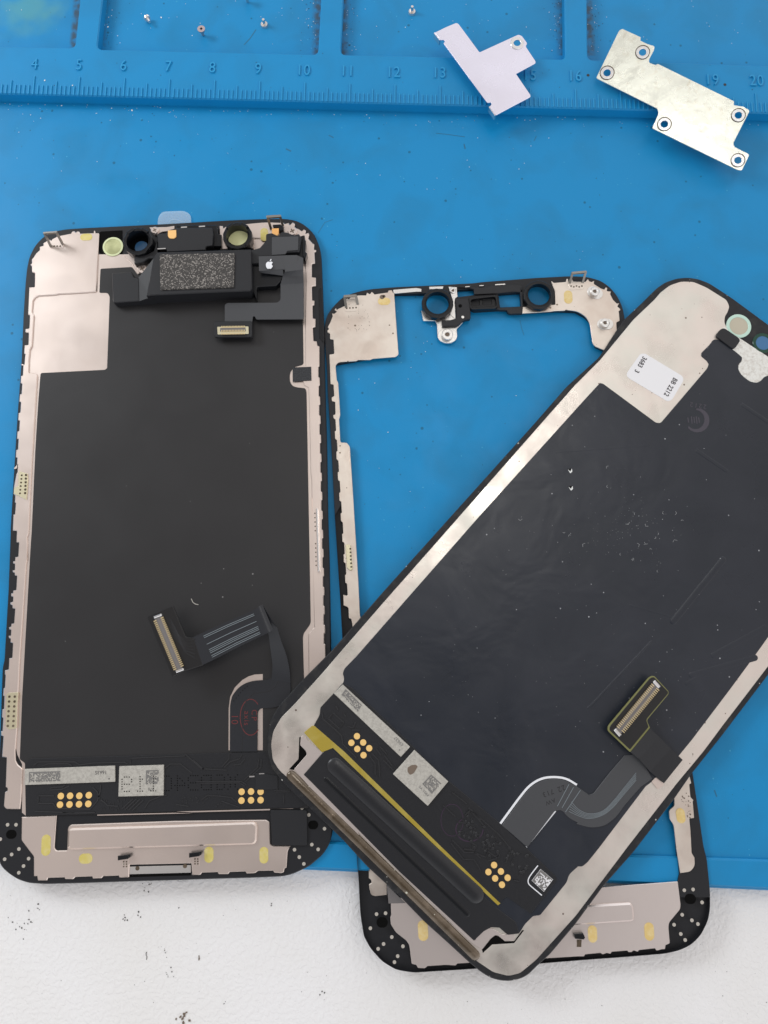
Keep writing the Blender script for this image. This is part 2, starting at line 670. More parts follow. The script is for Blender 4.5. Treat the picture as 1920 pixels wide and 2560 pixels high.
M['chip'] = mat('pale_chip_top', (0.50, 0.485, 0.44), 0.5, 0.25, var=((0.40, 0.385, 0.35), 22, .4, .65), bump=(40, .3, .01))
M['gold'] = mat('gold_pad', (0.95, 0.64, 0.24), 0.42, 0.35)
M['goldclip'] = mat('pale_gold_clip', (0.78, 0.73, 0.52), 0.30, 0.9)
M['orange'] = mat('orange_tab', (0.88, 0.46, 0.15), 0.5, var=((0.92, 0.55, 0.2), 5, .4, .6))
M['yellow'] = mat('yellow_ink', (0.62, 0.53, 0.15), 0.5, 0.15, var=((0.66, 0.57, 0.24), 9, .4, .65))
M['yellow_b'] = mat('ochre_ink', (0.70, 0.52, 0.20), 0.5, 0.15, var=((0.75, 0.60, 0.30), 12, .4, .65))
M['amber'] = mat('amber_film', (0.36, 0.27, 0.03), 0.28, spec=0.6, coat=.5, var=((0.42, 0.34, 0.08), 3, .4, .7))
M['brown'] = mat('brown_varnished_bar', (0.085, 0.060, 0.034), 0.20, 0.45, coat=.8, var=((0.17, 0.13, 0.09), 2.6, .42, .66), bump=(9, .5, .02, 4))
splice_speckle(M['brown'], (0.6, 0.6, 0.5), 14, 0.93)
M['pin'] = mat('pin_gold', (0.85, 0.70, 0.42), 0.3, 0.85)
M['pin_grey'] = mat('connector_grey_body', (0.16, 0.15, 0.15), 0.4, spec=0.5)
M['foam'] = mat('grey_foam', (0.050, 0.047, 0.044), 0.8, bump=(18, .9, .03))
splice_speckle(M['foam'], (0.27, 0.25, 0.23), 42, 0.25, 0.66)
M['fabric'] = mat('black_woven_cloth', (0.016, 0.018, 0.022), 0.6, bump=(34, .9, .02))
M['lensgreen'] = mat('yellow_green_window', (0.58, 0.60, 0.32), 0.25, spec=0.5, var=((0.38, 0.40, 0.20), 3.5, .4, .6))
M['mint'] = mat('mint_ring', (0.52, 0.72, 0.62), 0.25, spec=0.5)
M['lensbeige'] = mat('beige_window', (0.50, 0.46, 0.36), 0.25, spec=0.5)
M['darkgreen'] = mat('dark_green_ring', (0.006, 0.05, 0.03), 0.2, spec=0.5)
M['lensblue'] = mat('blue_window', (0.05, 0.16, 0.33), 0.15, spec=0.5)
M['label'] = mat('white_paper_label', (0.80, 0.80, 0.82), 0.6)
M['ink'] = mat('dark_ink', (0.06, 0.055, 0.06), 0.6)
M['greyink'] = mat('grey_ink', (0.17, 0.165, 0.16), 0.6)
M['red'] = mat('dark_red_ink', (0.115, 0.016, 0.018), 0.6)
M['dimink'] = mat('dim_violet_ink', (0.050, 0.045, 0.062), 0.5)
M['violet'] = mat('violet_ink', (0.030, 0.012, 0.036), 0.5)
M['white'] = mat('white_print', (0.80, 0.82, 0.86), 0.5)
M['silicone_lit'] = mat('edge_lit_blue_silicone', (0.016, 0.285, 0.57), 0.42, spec=0.35)  # mat blue made lighter: light on the raised marks put into the colour
M['hole'] = mat('dark_hole', (0.003, 0.003, 0.003), 0.8, spec=0.08)
M['dot'] = mat('pale_pin_dot', (0.50, 0.47, 0.42), 0.5, 0.3)
M['olive'] = mat('olive_edge', (0.20, 0.20, 0.07), 0.4)
M['black_solder'] = mat('black_solder_mask', (0.008, 0.008, 0.009), 0.3)
M['film'] = mat('clear_film', (0.62, 0.80, 0.92), 0.25, alpha=0.27)
M['crumb_w'] = mat('pale_crumb', (0.75, 0.77, 0.76), 0.6)
M['lint'] = mat('grey_lint', (0.34, 0.35, 0.36), 0.7)
M['crumb_d'] = mat('dark_crumb', (0.03, 0.028, 0.025), 0.7)
M['crumb_b'] = mat('brown_crumb', (0.16, 0.12, 0.09), 0.7)
M['spring'] = mat('dull_spring_steel', (0.30, 0.285, 0.26), 0.35, 0.9)
M['tape'] = mat('black_foil_tape', (0.014, 0.015, 0.018), 0.30, spec=0.5, bump=(2.5, .25, .03, 3))
M['screw'] = mat('screw_metal', (0.74, 0.71, 0.69), 0.25, 0.95)
M['screw_p'] = mat('pink_screw_metal', (0.62, 0.50, 0.50), 0.3, 0.9)

# orange-peel texture of the desk
nt = M['desk'].node_tree
b = nt.nodes['Principled BSDF']
tc = [n for n in nt.nodes if n.type == 'TEX_COORD'][0]
nz = nt.nodes.new('ShaderNodeTexNoise')
nz.inputs['Scale'].default_value = 11.5
nz.inputs['Detail'].default_value = 1.0
nz.inputs['Distortion'].default_value = 0.35
nt.links.new(tc.outputs['Object'], nz.inputs['Vector'])
ab = nt.nodes.new('ShaderNodeMapRange')
ab.interpolation_type = 'SMOOTHSTEP'
ab.inputs['From Min'].default_value = 0.40
ab.inputs['From Max'].default_value = 0.62
nt.links.new(nz.outputs[0], ab.inputs[0])
bp = nt.nodes.new('ShaderNodeBump')
bp.inputs['Strength'].default_value = 0.5
bp.inputs['Distance'].default_value = 0.012
nt.links.new(ab.outputs[0], bp.inputs['Height'])
nt.links.new(bp.outputs[0], b.inputs['Normal'])

# ------------------------------------------------------------------ desk
W = Frame(960, 1615, 0.0)
mb = MB(W)
mb.prism([[(-160, -120), (160, -120), (160, 140), (-160, 140)]], -3.0, 0.0, .1)
desk = mb.build('desk', M['desk'])
desk.location = W.o
desk['kind'] = 'structure'
desk['label'] = 'white desk with a fine orange peel texture under the blue mat'

# ------------------------------------------------------------------ silicone mat
FM = Frame(960, 1615, 0.0)
mroot = thing('repair_mat', FM, 'blue silicone repair mat with raised ruler bar and parts trays along its top', 'repair mat')
RH = ZM + 0.25
mb = MB(FM)
ml = T('F', (-900, 2100), (800, 2177), (1900, 2226), (2900, 2271), (2900, -900), (-900, -900))
mb.poly(ml, 0.004, ZM, bev=.03)
mat_base = mb.build('mat_sheet', M['silicone'], mroot)
mb = MB(FM)
mb.poly(T('F', (-880, 2030), (800, 2104), (1440, 2133), (1920, 2150), (2880, 2190), (2880, 2266), (1900, 2222), (800, 2173), (-880, 2098)), ZM - .05, ZM + .07, bev=.035)
mb.build('mat_rim', M['silicone_bar'], mroot)
# ruler bar with the tray dividers
mb = MB(FM)
holes = [
    rounded(T('a', (-2000, -900), (560, -900), (518, 0), (485, 308), (-2000, 270)), 14, 6),
    rounded(T('a', (722, -900), (665, 0), (628, 318)) + T('b', (0, 342), (402, 352), (422, 0), (440, -900)), 14, 6),
    rounded(T('b', (580, -900), (565, 0), (548, 352)) + T('b', (1280, 368)) + T('c', (0, 372), (345, 384), (340, 0), (335, -900)), 14, 6),
    rounded(T('c', (475, -900), (485, 0), (491, 386), (1659, 425), (3600, 500), (3600, -900)), 14, 6),
]
mb.poly(T('F', (-880, -600), (2880, -600), (2880, 307), (1920, 283), (0, 234), (-880, 212)), ZM - .05, RH, holes=holes, bev=.025)
mb.build('ruler_bar', M['silicone_bar'], mroot)
NUM = {'4': (85.6, 160), '5': (196.8, 162), '6': (308, 164), '7': (420, 166), '8': (530.5, 169), '9': (645, 172), '10': (758, 175.5),
       '11': (868, 177.5), '12': (983, 180.5), '13': (1098, 182), '14': (1211, 185), '15': (1324, 188), '16': (1437, 190),
       '17': (1551, 193), '18': (1666, 196), '19': (1780, 199.5), '20': (1892, 201.5)}
for s, (x, y) in NUM.items():
    mb = MB(FM)
    mb.text(s, x, y, 30, -1.2, RH - .01, RH + .026, sx=.80, space=1.1)
    mb.build('numeral', M['silicone_lit'], mroot, smooth=False)
mb = MB(FM)
for k in range(-10, 190):
    x = 81.5 + (1892.5 - 81.5) / 160.0 * k
    yb = 232.5 + x * (281 - 234.0) / 1920
    ln = 46 if k % 10 == 0 else (34 if k % 5 == 0 else 23)
    dx = (1100 - x) * 0.0045 * ln / 48
    mb.box((x, yb), (x + dx, yb - ln), 2.4, RH - .01, RH + .022)
mb.build('ruler_ticks', M['silicone_lit'], mroot)
for x, y in T('c', (493, 487), (1380, 548)):
    MB(FM).disc(x, y, 3.6, RH - .01, RH + .003).build('pin_hole', M['crumb_d'], mroot)
MB(FM).disc(CX, -2000, 5, .01, .02).bm.free()
c = FM.L(62, 22, ZM)
stain(M['silicone'], (0.12, 0.36, 0.30), (c.x, c.y, ZM), 0.95, 0.5)


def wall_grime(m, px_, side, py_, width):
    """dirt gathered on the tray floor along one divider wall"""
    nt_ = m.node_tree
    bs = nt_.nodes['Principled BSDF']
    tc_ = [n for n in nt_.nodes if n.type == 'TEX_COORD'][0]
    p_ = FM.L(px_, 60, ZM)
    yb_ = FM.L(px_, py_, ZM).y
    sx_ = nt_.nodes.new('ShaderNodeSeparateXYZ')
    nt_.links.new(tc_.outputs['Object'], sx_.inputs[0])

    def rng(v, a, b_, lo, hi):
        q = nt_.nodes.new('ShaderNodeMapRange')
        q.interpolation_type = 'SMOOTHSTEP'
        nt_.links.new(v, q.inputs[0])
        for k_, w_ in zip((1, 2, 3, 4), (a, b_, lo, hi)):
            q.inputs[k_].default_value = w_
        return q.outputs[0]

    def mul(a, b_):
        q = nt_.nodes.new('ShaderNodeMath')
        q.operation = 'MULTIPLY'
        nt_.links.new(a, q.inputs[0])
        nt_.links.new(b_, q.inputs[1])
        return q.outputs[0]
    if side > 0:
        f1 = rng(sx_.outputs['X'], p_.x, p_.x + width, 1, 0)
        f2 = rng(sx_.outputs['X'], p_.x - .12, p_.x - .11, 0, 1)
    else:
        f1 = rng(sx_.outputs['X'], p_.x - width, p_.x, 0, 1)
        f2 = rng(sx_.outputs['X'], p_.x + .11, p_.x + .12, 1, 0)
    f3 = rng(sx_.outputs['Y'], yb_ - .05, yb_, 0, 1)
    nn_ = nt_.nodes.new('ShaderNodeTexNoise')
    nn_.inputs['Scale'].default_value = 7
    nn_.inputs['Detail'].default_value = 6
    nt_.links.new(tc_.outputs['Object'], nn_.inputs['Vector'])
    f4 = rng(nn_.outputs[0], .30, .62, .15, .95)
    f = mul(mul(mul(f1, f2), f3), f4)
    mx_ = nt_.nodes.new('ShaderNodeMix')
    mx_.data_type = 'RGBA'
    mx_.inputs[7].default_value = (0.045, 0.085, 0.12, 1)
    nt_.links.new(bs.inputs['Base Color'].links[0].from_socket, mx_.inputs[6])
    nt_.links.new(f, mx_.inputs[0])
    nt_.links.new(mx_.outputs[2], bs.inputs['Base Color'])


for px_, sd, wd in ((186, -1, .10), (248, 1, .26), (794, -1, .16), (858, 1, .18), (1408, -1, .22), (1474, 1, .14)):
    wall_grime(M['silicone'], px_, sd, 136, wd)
# scuffs and smears on the mat
mb = MB(FM)
for P_, w_ in ((((1090, 333), (1120, 336), (1162, 342)), 1.6), (((1160, 360), (1163, 372)), 3.0), (((1335, 352), (1341, 340)), 1.6), (((795, 583), (812, 556), (832, 549)), 1.2), (((610, 112), (625, 96), (640, 74)), 2.2),
               (((822, 338), (834, 344)), 2.4), (((715, 372), (728, 378)), 3.2), (((1786, 1975), (1792, 1992)), 3.0), (((1300, 800), (1304, 820), (1310, 838)), 1.2), (((1480, 1030), (1500, 1031)), 1.2)):
    mb.ribbon(P_, w_, ZM - .004, ZM + .002)
sc_ = mb.build('scuff_mark', mat('grey_scuff', (0.012, 0.13, 0.24), .6), mroot)
mb = MB(FM)

# ------------------------------------------------------------------ loose screws in the trays
def screw(x, y, pose, m, label, rz=0.0):
    fr = Frame(x, y, ZM)
    t = thing('screw', fr, label, 'screw', 'loose screws in the mat trays')
    R = Matrix.Rotation(rz, 3, 'Z')
    head = bmesh.new()
    sh = bmesh.new()
    r = 0.085
    if pose == 'side':
        bmesh.ops.create_cone(head, cap_ends=True, segments=20, radius1=.075, radius2=.065, depth=.04)
        bmesh.ops.create_cone(sh, cap_ends=True, segments=12, radius1=.035, radius2=.03, depth=.12)
        for v in sh.verts:
            v.co.z += .08
        RX = Matrix.Rotation(math.radians(78), 3, 'X')
        for bmx in (head, sh):
            for v in bmx.verts:
                v.co = R @ (RX @ v.co) + Vector((0, 0, .078))
    else:
        s = -1 if pose == 'up' else 1              # up: head showing; down: shank pointing up
        bmesh.ops.create_cone(head, cap_ends=True, segments=24, radius1=r, radius2=r * .88, depth=.05)
        bmesh.ops.create_cone(sh, cap_ends=True, segments=14, radius1=.038, radius2=.03, depth=.13)
        for v in sh.verts:
            v.co.z += .085
        if s < 0:
            for bmx in (head, sh):
                for v in bmx.verts:
                    v.co.z = .17 - v.co.z
            # slot pressed into the head
        else:
            for bmx in (head, sh):
                for v in bmx.verts:
                    v.co.z += .025
    for nm, bmx, mm in (('screw_head', head, m), ('screw_shank', sh, m)):
        bmesh.ops.recalc_face_normals(bmx, faces=bmx.faces[:])
        me = bpy.data.meshes.new(nm)
        bmx.to_mesh(me)
        bmx.free()
        me.materials.append(mm)
        o = bpy.data.objects.new(nm, me)
        COL.objects.link(o)
        o.parent = t
    if pose == 'up':
        mb = MB(fr)
        mb.prism([[(-.03, -.012), (.03, -.012), (.03, .012), (-.03, .012)]], .185, .197)
        mb.prism([[(-.011, -.03), (.011, -.03), (.011, .03), (-.011, .03)]], .186, .199)
        mb.build('cross_recess', M['hole'], t)
    return t


screw(371, 53, 'side', M['screw'], 'tiny silver screw lying on its side in the second tray', 0.5)
screw(508, 89, 'up', M['screw_p'], 'pinkish screw with its head up in the second tray')
screw(619, 6, 'up', M['screw'], 'silver screw at the top edge of the picture, right of the pinkish one')
screw(661, 64, 'down', M['screw'], 'silver screw standing on its head beside the second tray divider')
screw(1030, 32, 'down', M['screw'], 'silver screw standing on its head in the third tray above the small plate')

# ------------------------------------------------------------------ shield plates
def rivet(root, fr, x, y, r, h, m):
    mb = MB(fr)
    mb.ring(x, y, r, r * .45, h, h + .018, .006)
    o = mb.build('rivet_ring', m, root, smooth=True)
    mb = MB(fr)
    mb.disc(x, y, r * .46, h, h + .004)
    return o


FP1 = Frame(1210, 150, ZM + .11, 0.0, 0.028)
0 and print('FP1', [round((FP1.m @ FP1.L(*q) + FP1.o).z, 3) for q in T('w', (40, 245), (360, 98), (945, 1470), (1550, 690), (1475, 1190))])
p1 = thing('shield_plate', FP1, 'small T-shaped lilac metal shield plate with one hole lying over the ruler', 'shield plate')


def circ_px(x, y, r, n=18):
    return [(x + r * math.cos(2 * math.pi * k / n), y + r * math.sin(2 * math.pi * k / n)) for k in range(n)]


mb = MB(FP1)
hole = circ_px(*T('w', (1258, 398))[0], 9)
mb.poly(T('w', (40, 245, 1), (200, 165), (360, 98, 6), (395, 115, 3), (705, 535, 2), (1280, 272, 7), (1330, 290, 4), (1412, 400, 3), (1390, 440, 3), (1400, 465, 3), (1550, 690, 7),
          (1245, 855, 2), (1475, 1190, 7), (1160, 1355), (945, 1470, 3), (855, 1340, 2), (885, 1300, 4), (865, 1275, 4), (820, 1285, 3), (170, 400, 2), (195, 375, 4), (170, 350, 4), (125, 355, 2)), 0, .030, holes=[hole], bev=.006)
mb.build('plate', M['lilac'], p1)
x, y = T('w', (1262, 395))[0]
MB(FP1).ring(x, y, 17, 8.5, .029, .050, .007).build('rivet_ring', M['steel'], p1, smooth=True)
for a, b in (((40, 245), (125, 355)), ((855, 1340), (945, 1470))):
    pa, pb = T('w', a, b)
    A, B_ = FP1.L(pa[0], pa[1], 0.01), FP1.L(pb[0], pb[1], 0.01)
    mb = MB(FP1)
    d = (B_ - A).normalized()
    nn = Vector((-d.y, d.x, 0))
    if nn.x > 0:
        nn = -nn
    q = [A, B_, B_ + nn * .025, A + nn * .025]
    mb.prism([[v[:2] for v in q]], -.13, .014)
    mb.build('folded_lip', M['steel'], p1)

FP2 = Frame(1690, 210, ZM - 2.0, 0.12, 0.15)
0 and print('FP2', [round((FP2.m @ FP2.L(*q) + FP2.o).z, 3) for q in T('c', (715, 185), (545, 505), (908, 830), (1490, 1105), (1542, 715))])
p2 = thing('shield_plate', FP2, 'long stepped silver shield plate with five riveted holes lying over the ruler', 'shield plate')
rv = T('c', (847, 337), (617, 470), (988, 803), (1468, 745), (1465, 1037))
mb = MB(FP2)
mb.poly(T('c', (715, 185, 3), (835, 240, 2), (832, 262, 1), (880, 285), (925, 298, 4), (920, 325, 3), (888, 385, 6), (890, 405, 3), (930, 420, 2), (945, 412, 1), (1440, 655, 2), (1438, 680, 1), (1500, 690),
          (1542, 715, 5), (1435, 925, 5), (1440, 950, 5), (1540, 1000, 5), (1490, 1105, 5), (1460, 1100, 4), (908, 830, 4), (950, 735, 6), (945, 705, 6), (545, 505, 5), (695, 195, 4)),
        0, .022, holes=[circ_px(x, y, 9) for x, y in rv], bev=.006)
mb.build('plate', M['greenish'], p2)
for x, y in rv:
    MB(FP2).ring(x, y, 16.5, 9, .029, .050, .007).build('rivet_ring', M['steel'], p2, smooth=True)
    MB(FP2).ring(x, y, 18.5, 16.4, .029, .034, .001).build('rivet_seat', M['brown'], p2)

# ==================================================================================================
# PHONE A : complete display assembly on the left
# ==================================================================================================
FA = Frame(420, 1400, ZM + .004)
A = thing('display_assembly', FA, 'complete phone display assembly on the left with black earpiece block and folded flex cable', 'phone display')
oA = (T('F', (-2, 1880)) + T('r', (12, 1600), (24, 1280), (44, 1200), (90, 400), (105, 0)) + T('q', (112, 1930), (112, 1870), (150, 1240), (190, 600), (235, 0)) +
      T('d', (200, 1000), (215, 750), (228, 600), (250, 490), (300, 390), (370, 315), (450, 270), (560, 250), (700, 240), (1000, 225), (1400, 205)) +
      T('e', (700, 170), (1000, 159), (1150, 158), (1250, 175), (1330, 220), (1400, 290), (1445, 390), (1462, 470), (1472, 700), (1490, 1200)) +
      T('s', (400, 300), (415, 900), (430, 1400), (443, 2200)) + T('t', (458, 800), (475, 1750)) + T('F', (833, 1900), (832, 2060)) +
      T('j', (1470, 1170), (1440, 1260), (1380, 1350), (1250, 1460), (1100, 1530), (1000, 1553), (700, 1566), (300, 1577), (0, 1588)) +
      T('i', (1200, 1395), (700, 1412), (400, 1420), (250, 1412), (150, 1380), (60, 1320), (0, 1260), (-30, 1150), (-42, 980), (-20, 400)))
mb = MB(FA)
mb.poly(oA, 0, .13, r=12, bev=.02)
housing = mb.build('housing', M['frame_black'], A)
# raised outer lip down the right side
mb = MB(FA)
mb.poly(T('e', (1440, 780), (1455, 755), (1466, 760), (1478, 1000), (1487, 1225), (1475, 1225), (1445, 1190)), .13, .15, bev=.008)
mb.build('side_step', M['gloss_black'], housing)
# window openings in the top of the housing are drawn as recesses: dark well under the green window
# base plate of the screen
mb = MB(FA)
pl = (T('d', (845, 470), (840, 790), (280, 810), (275, 1000), (250, 1300), (240, 1470)) + T('q', (300, 700), (260, 1500), (225, 2200)) +
      T('r', (205, 300), (150, 1200), (120, 1900)) + T('i', (150, 300), (190, 380), (190, 800), (220, 825)) +
      T('j', (0, 936), (885, 912), (1100, 912), (1160, 880)) + T('F', (790, 1990), (788, 1700)) + T('t', (330, 1500), (310, 400)) + T('s', (290, 1400), (230, 300)) +
      T('e', (1340, 1100), (1330, 700), (1320, 320), (880, 330), (870, 560), (600, 560), (200, 480), (60, 460)) + T('d', (1050, 470)))
mb.poly(pl, .12, .142)
mb.build('screen_plate', M['beige'], A)
# graphite sheet
slot = (T('o', (870, 1492), (872, 1100), (886, 990), (930, 900), (1000, 830), (1060, 795), (1120, 777), (1195, 773), (1195, 1492)))
gs = (T('d', (1140, 578, 4), (868, 594, 4), (858, 800, 3), (925, 800, 5), (948, 830, 5), (925, 1455, 6), (905, 1467), (350, 1495, 5)) + T('q', (420, 500), (390, 1000), (350, 1900)) +
      T('r', (335, 0), (290, 800), (245, 1600), (222, 2200)) + T('i', (170, 340, 4), (215, 372, 4), (222, 830)) + T('j', (0, 940), (885, 914)) +
      T('F', (770, 2020), (764, 1730)) + T('t', (178, 2150), (165, 1660, 8), (172, 1610, 8), (252, 1500, 8), (245, 1100), (225, 0)) +
      T('s', (228, 2000), (205, 800), (195, 755, 8), (100, 745, 10), (50, 730, 8), (20, 680, 8), (20, 590, 8), (50, 540, 8), (80, 517, 3), (172, 492, 6), (165, 0)) +
      T('e', (1305, 1000), (1305, 640), (1180, 600), (600, 520), (100, 460)) + T('d', (1300, 560), (1190, 645, 3), (1165, 610, 2)))
mb = MB(FA)
mb.poly(gs, .13, .150, holes=[slot])
mb.build('graphite_sheet', M['graphite'], A)
# perimeter plate: left
lo = (T('d', (855, 284, 3), (822, 283), (818, 262, 1), (810, 262, 1), (806, 283), (690, 288), (682, 270, 1), (664, 268, 1), (655, 280, 1), (640, 266, 1), (622, 270, 1), (612, 288), (500, 310), (452, 335, 1), (440, 350, 1), (430, 340, 1), (405, 352, 1),
        (370, 372, 1), (375, 392, 1), (340, 402, 1), (342, 430, 1), (310, 460), (290, 492), (272, 510, 1), (274, 545, 1), (258, 556, 1), (272, 572, 1), (275, 622, 1), (300, 630, 1), (298, 750, 2), (250, 752, 1), (240, 990, 1), (256, 993, 2), (251, 1108, 2),
        (215, 1112, 2), (218, 1142, 2), (246, 1146, 2), (243, 1250, 2), (210, 1253, 1), (206, 1325, 1), (216, 1330, 1), (208, 1420, 1), (196, 1424, 1)))
xa = lambda yy: 55 - (yy - 900) * 0.0655
yy = 911.0
teeth = []
while yy < 1165:
    teeth += [(xa(yy) - .5, yy, .5), (xa(yy) + 3.5, yy + 1.5, .8), (xa(yy) + 2.0, yy + 27, .8), (xa(yy) - 2.5, yy + 28.5, .5)]
    yy += 46.3
lo += teeth
lo += T('q', (196, 1158), (190, 1240), (178, 1260), (150, 1410), (146, 1480), (165, 1500), (160, 1575, 1), (172, 1580, 1), (162, 1705, 1), (145, 1710, 1), (138, 1885, 1), (183, 1890, 2), (178, 2015, 1), (207, 2018, 2), (198, 2175, 2), (165, 2180, 1))
lo += T('r', (162, 100, 1), (142, 102, 1), (140, 125, 1), (162, 130, 2), (160, 200, 2), (135, 203, 1), (138, 222, 1), (158, 228, 1), (160, 258, 1), (185, 262, 2), (176, 420, 2), (142, 428, 1), (140, 455, 1), (118, 460, 1), (120, 488, 1), (142, 495, 2),
        (140, 550, 2), (110, 560, 1), (112, 580, 1), (134, 590, 1), (134, 620, 1), (164, 628, 2), (152, 790, 2), (122, 795, 1), (118, 825, 1), (95, 835, 1), (98, 855, 1), (120, 860, 2), (116, 925, 2), (90, 930, 1), (95, 950, 1), (114, 960, 1), (112, 1000, 1),
        (140, 1008, 2), (132, 1170, 2), (98, 1178, 1), (92, 1300, 2), (50, 1310, 1), (50, 1355, 1), (58, 1360, 1), (50, 1500, 1), (36, 1510, 1), (30, 1590, 1), (45, 1595, 1), (40, 1735, 1), (22, 1745, 1), (18, 1830, 1), (32, 1835, 1), (24, 1980, 1), (8, 1985, 1), (8, 2030, 1), (34, 2040, 1))
lo += T('i', (15, 320, 1), (55, 325, 2), (46, 580, 1), (62, 588, 2), (62, 612, 2), (40, 625, 1), (30, 745, 4), (50, 770, 4), (172, 772, 2), (180, 700), (192, 420, 6), (150, 385, 4), (133, 350, 3), (130, 270))
lo += T('r', (185, 1960), (195, 1650), (215, 1200), (250, 700), (285, 160), (298, 60)) + T('q', (290, 2212), (300, 2040, 1), (296, 1960, 1), (312, 1920, 1), (340, 1300), (365, 900), (410, 178, 3), (400, 145, 3), (315, 138, 1), (318, 0)) 
lo += T('d', (258, 1290), (275, 1260), (292, 995), (275, 968), (285, 860, 6), (320, 827, 6), (480, 818), (500, 811), (620, 806), (830, 792, 4), (845, 500))
mb = MB(FA)
mb.poly(lo, .13, .172, bev=.013)
mb.build('side_plate', M['beige'], A, label='left beige side plate with toothed edge')
# perimeter plate: right
ro = T('e', (580, 220, 1), (610, 222), (615, 245), (640, 225), (860, 200), (950, 192), (1010, 190), (1140, 195, 1), (1145, 205, 1), (1180, 195, 1), (1190, 215, 1), (1215, 190, 1), (1235, 205, 1), (1228, 235, 1), (1270, 250), (1295, 268, 1), (1310, 250, 1), (1330, 262, 1), (1325, 290, 1),
       (1352, 280, 1), (1358, 295, 1), (1350, 330), (1385, 370, 1), (1402, 380, 1), (1398, 425, 1), (1418, 430, 1), (1416, 445, 1), (1402, 450), (1408, 545, 1), (1380, 552, 2), (1380, 665, 2), (1415, 668, 1), (1415, 740, 1), (1380, 745, 2), (1383, 865, 2), (1402, 868, 1),
       (1402, 905, 1), (1386, 910, 1), (1388, 1020, 2), (1412, 1025, 1), (1410, 1095, 1), (1388, 1100, 2), (1394, 1215, 2), (1422, 1220, 1), (1428, 1255, 1), (1445, 1262, 1))
xb = lambda yy: 796.5 + (yy - 890) * 0.0222
yy = 915.0
while yy < 1625:
    ro += [(xb(yy) + 1.2, yy, .8), (xb(yy) - 1.4, yy + 1.5, .8), (xb(yy) - 1.4, yy + 26.5, .8), (xb(yy) + 1.6, yy + 28.5, .8)]
    yy += 47.7
ro += T('F', (815, 1660), (812, 1700), (810, 1760), (774, 1760)) + T('t', (228, 2040), (225, 1612), (290, 1540), (268, 110)) + T('s', (270, 2212), (262, 1960, 1), (260, 1770, 1), (250, 1700, 1), (232, 900), (225, 745, 3), (175, 715, 2), (165, 676), (192, 500), (190, 100))
ro += T('e', (1330, 700), (1318, 420), (1250, 330), (880, 330), (880, 420), (590, 425))
mb = MB(FA)
mb.poly(ro, .13, .172, bev=.013)
mb.build('side_plate', M['beige'], A, label='right beige side plate with toothed edge')
# small strip in the middle of the top edge and plate below camera well
mb = MB(FA)
mb.poly(T('d', (1290, 235, 1), (1440, 232), (1505, 222, 1), (1505, 262), (1400, 275), (1370, 290), (1330, 300)), .13, .185, bev=.006)
mb.poly(T('d', (1060, 470), (1150, 560), (1190, 640, 2), (1290, 600, 10), (1290, 540), (1300, 470)), .14, .18, bev=.006)
mb.build('top_bracket', M['beige'], A)
# bottom plate
bo = (T('i', (185, 840, 1), (487, 827, 1), (468, 1105, 5), (485, 1130, 4), (578, 1128, 1), (585, 930, 5), (610, 905, 5)) + T('j', (0, 1028), (850, 1018, 4), (882, 1040, 4), (885, 1240, 4), (900, 1262, 4), (1078, 1265, 1), (1052, 1310, 4), (1040, 1470, 2), (1022, 1476, 1), (1015, 1512, 2),
      (990, 1520), (925, 1515, 2), (915, 1497, 1), (770, 1500, 1), (745, 1520, 2), (665, 1524, 2), (652, 1505, 1), (505, 1510, 1), (490, 1530, 2), (400, 1530, 2), (390, 1511, 1), (242, 1516, 1), (230, 1537, 2), (150, 1537, 1), (145, 1432, 2)) +
      T('i', (1648, 1240, 1), (1118, 1252, 1), (1113, 1360, 1), (1030, 1362, 1), (1022, 1346, 1), (890, 1351, 1), (875, 1368, 1), (800, 1370, 1), (793, 1353, 1), (648, 1358, 1), (630, 1377, 1), (560, 1375, 1), (553, 1361, 1), (412, 1366, 1), (405, 1387, 1), (325, 1387, 1), (318, 1350, 1), (290, 1352, 1),
      (290, 1180, 4), (250, 1130), (183, 1040, 4)))
mb = MB(FA)
mb.poly(bo, .12, .165, bev=.013)
bplate = mb.build('bottom_plate', M['beige'], A)
mb = MB(FA)
mb.poly(T('i', (585, 955, 6), (610, 938, 6)) + T('j', (0, 1068), (735, 1040, 8), (765, 1075, 8), (757, 1225, 8), (730, 1252, 8)) + T('i', (610, 1124, 6), (580, 1105, 6)), .16, .225, bev=.032)
mb.build('raised_bar', M['beige'], bplate, smooth=True)
mb = MB(FA)
mb.poly(T('i', (1118, 1268), (1648, 1255), (1648, 1320), (1118, 1334)), .11, .145, bev=.005)
mb.build('slot_bar', M['silver'], A)
mb = MB(FA)
mb.poly(T('i', (1118, 1334), (1648, 1321), (1648, 1343), (1118, 1358)), .12, .1325)
mb.build('slot_gap', M['hole'], A)
mb = MB(FA)
for x, y in T('i', (1187, 1282), (1598, 1262)):
    mb.disc(x, y, 5.2, .144, .148, n=14)
mb.build('slot_hole', M['brown'], A)
# flex board above the bottom plate
mb = MB(FA)
mb.poly(T('i', (215, 372, 3), (262, 333, 4), (1600, 296)) + T('j', (500, 385, 4), (640, 380), (830, 376)) + T('F', (772, 1872), (770, 2010)) + T('j', (1160, 905), (885, 905)) + T('i', (840, 815), (222, 828)), .145, .168, bev=.005)
board = mb.build('flex_board', M['board'], A)
mb = MB(FA)
mb.poly(T('i', (840, 818), (1659, 798)) + T('j', (0, 938), (885, 914), (885, 926), (0, 950)) + T('i', (1659, 806), (840, 826)), .15, .176)
mb.build('edge_strip', M['beige'], A)
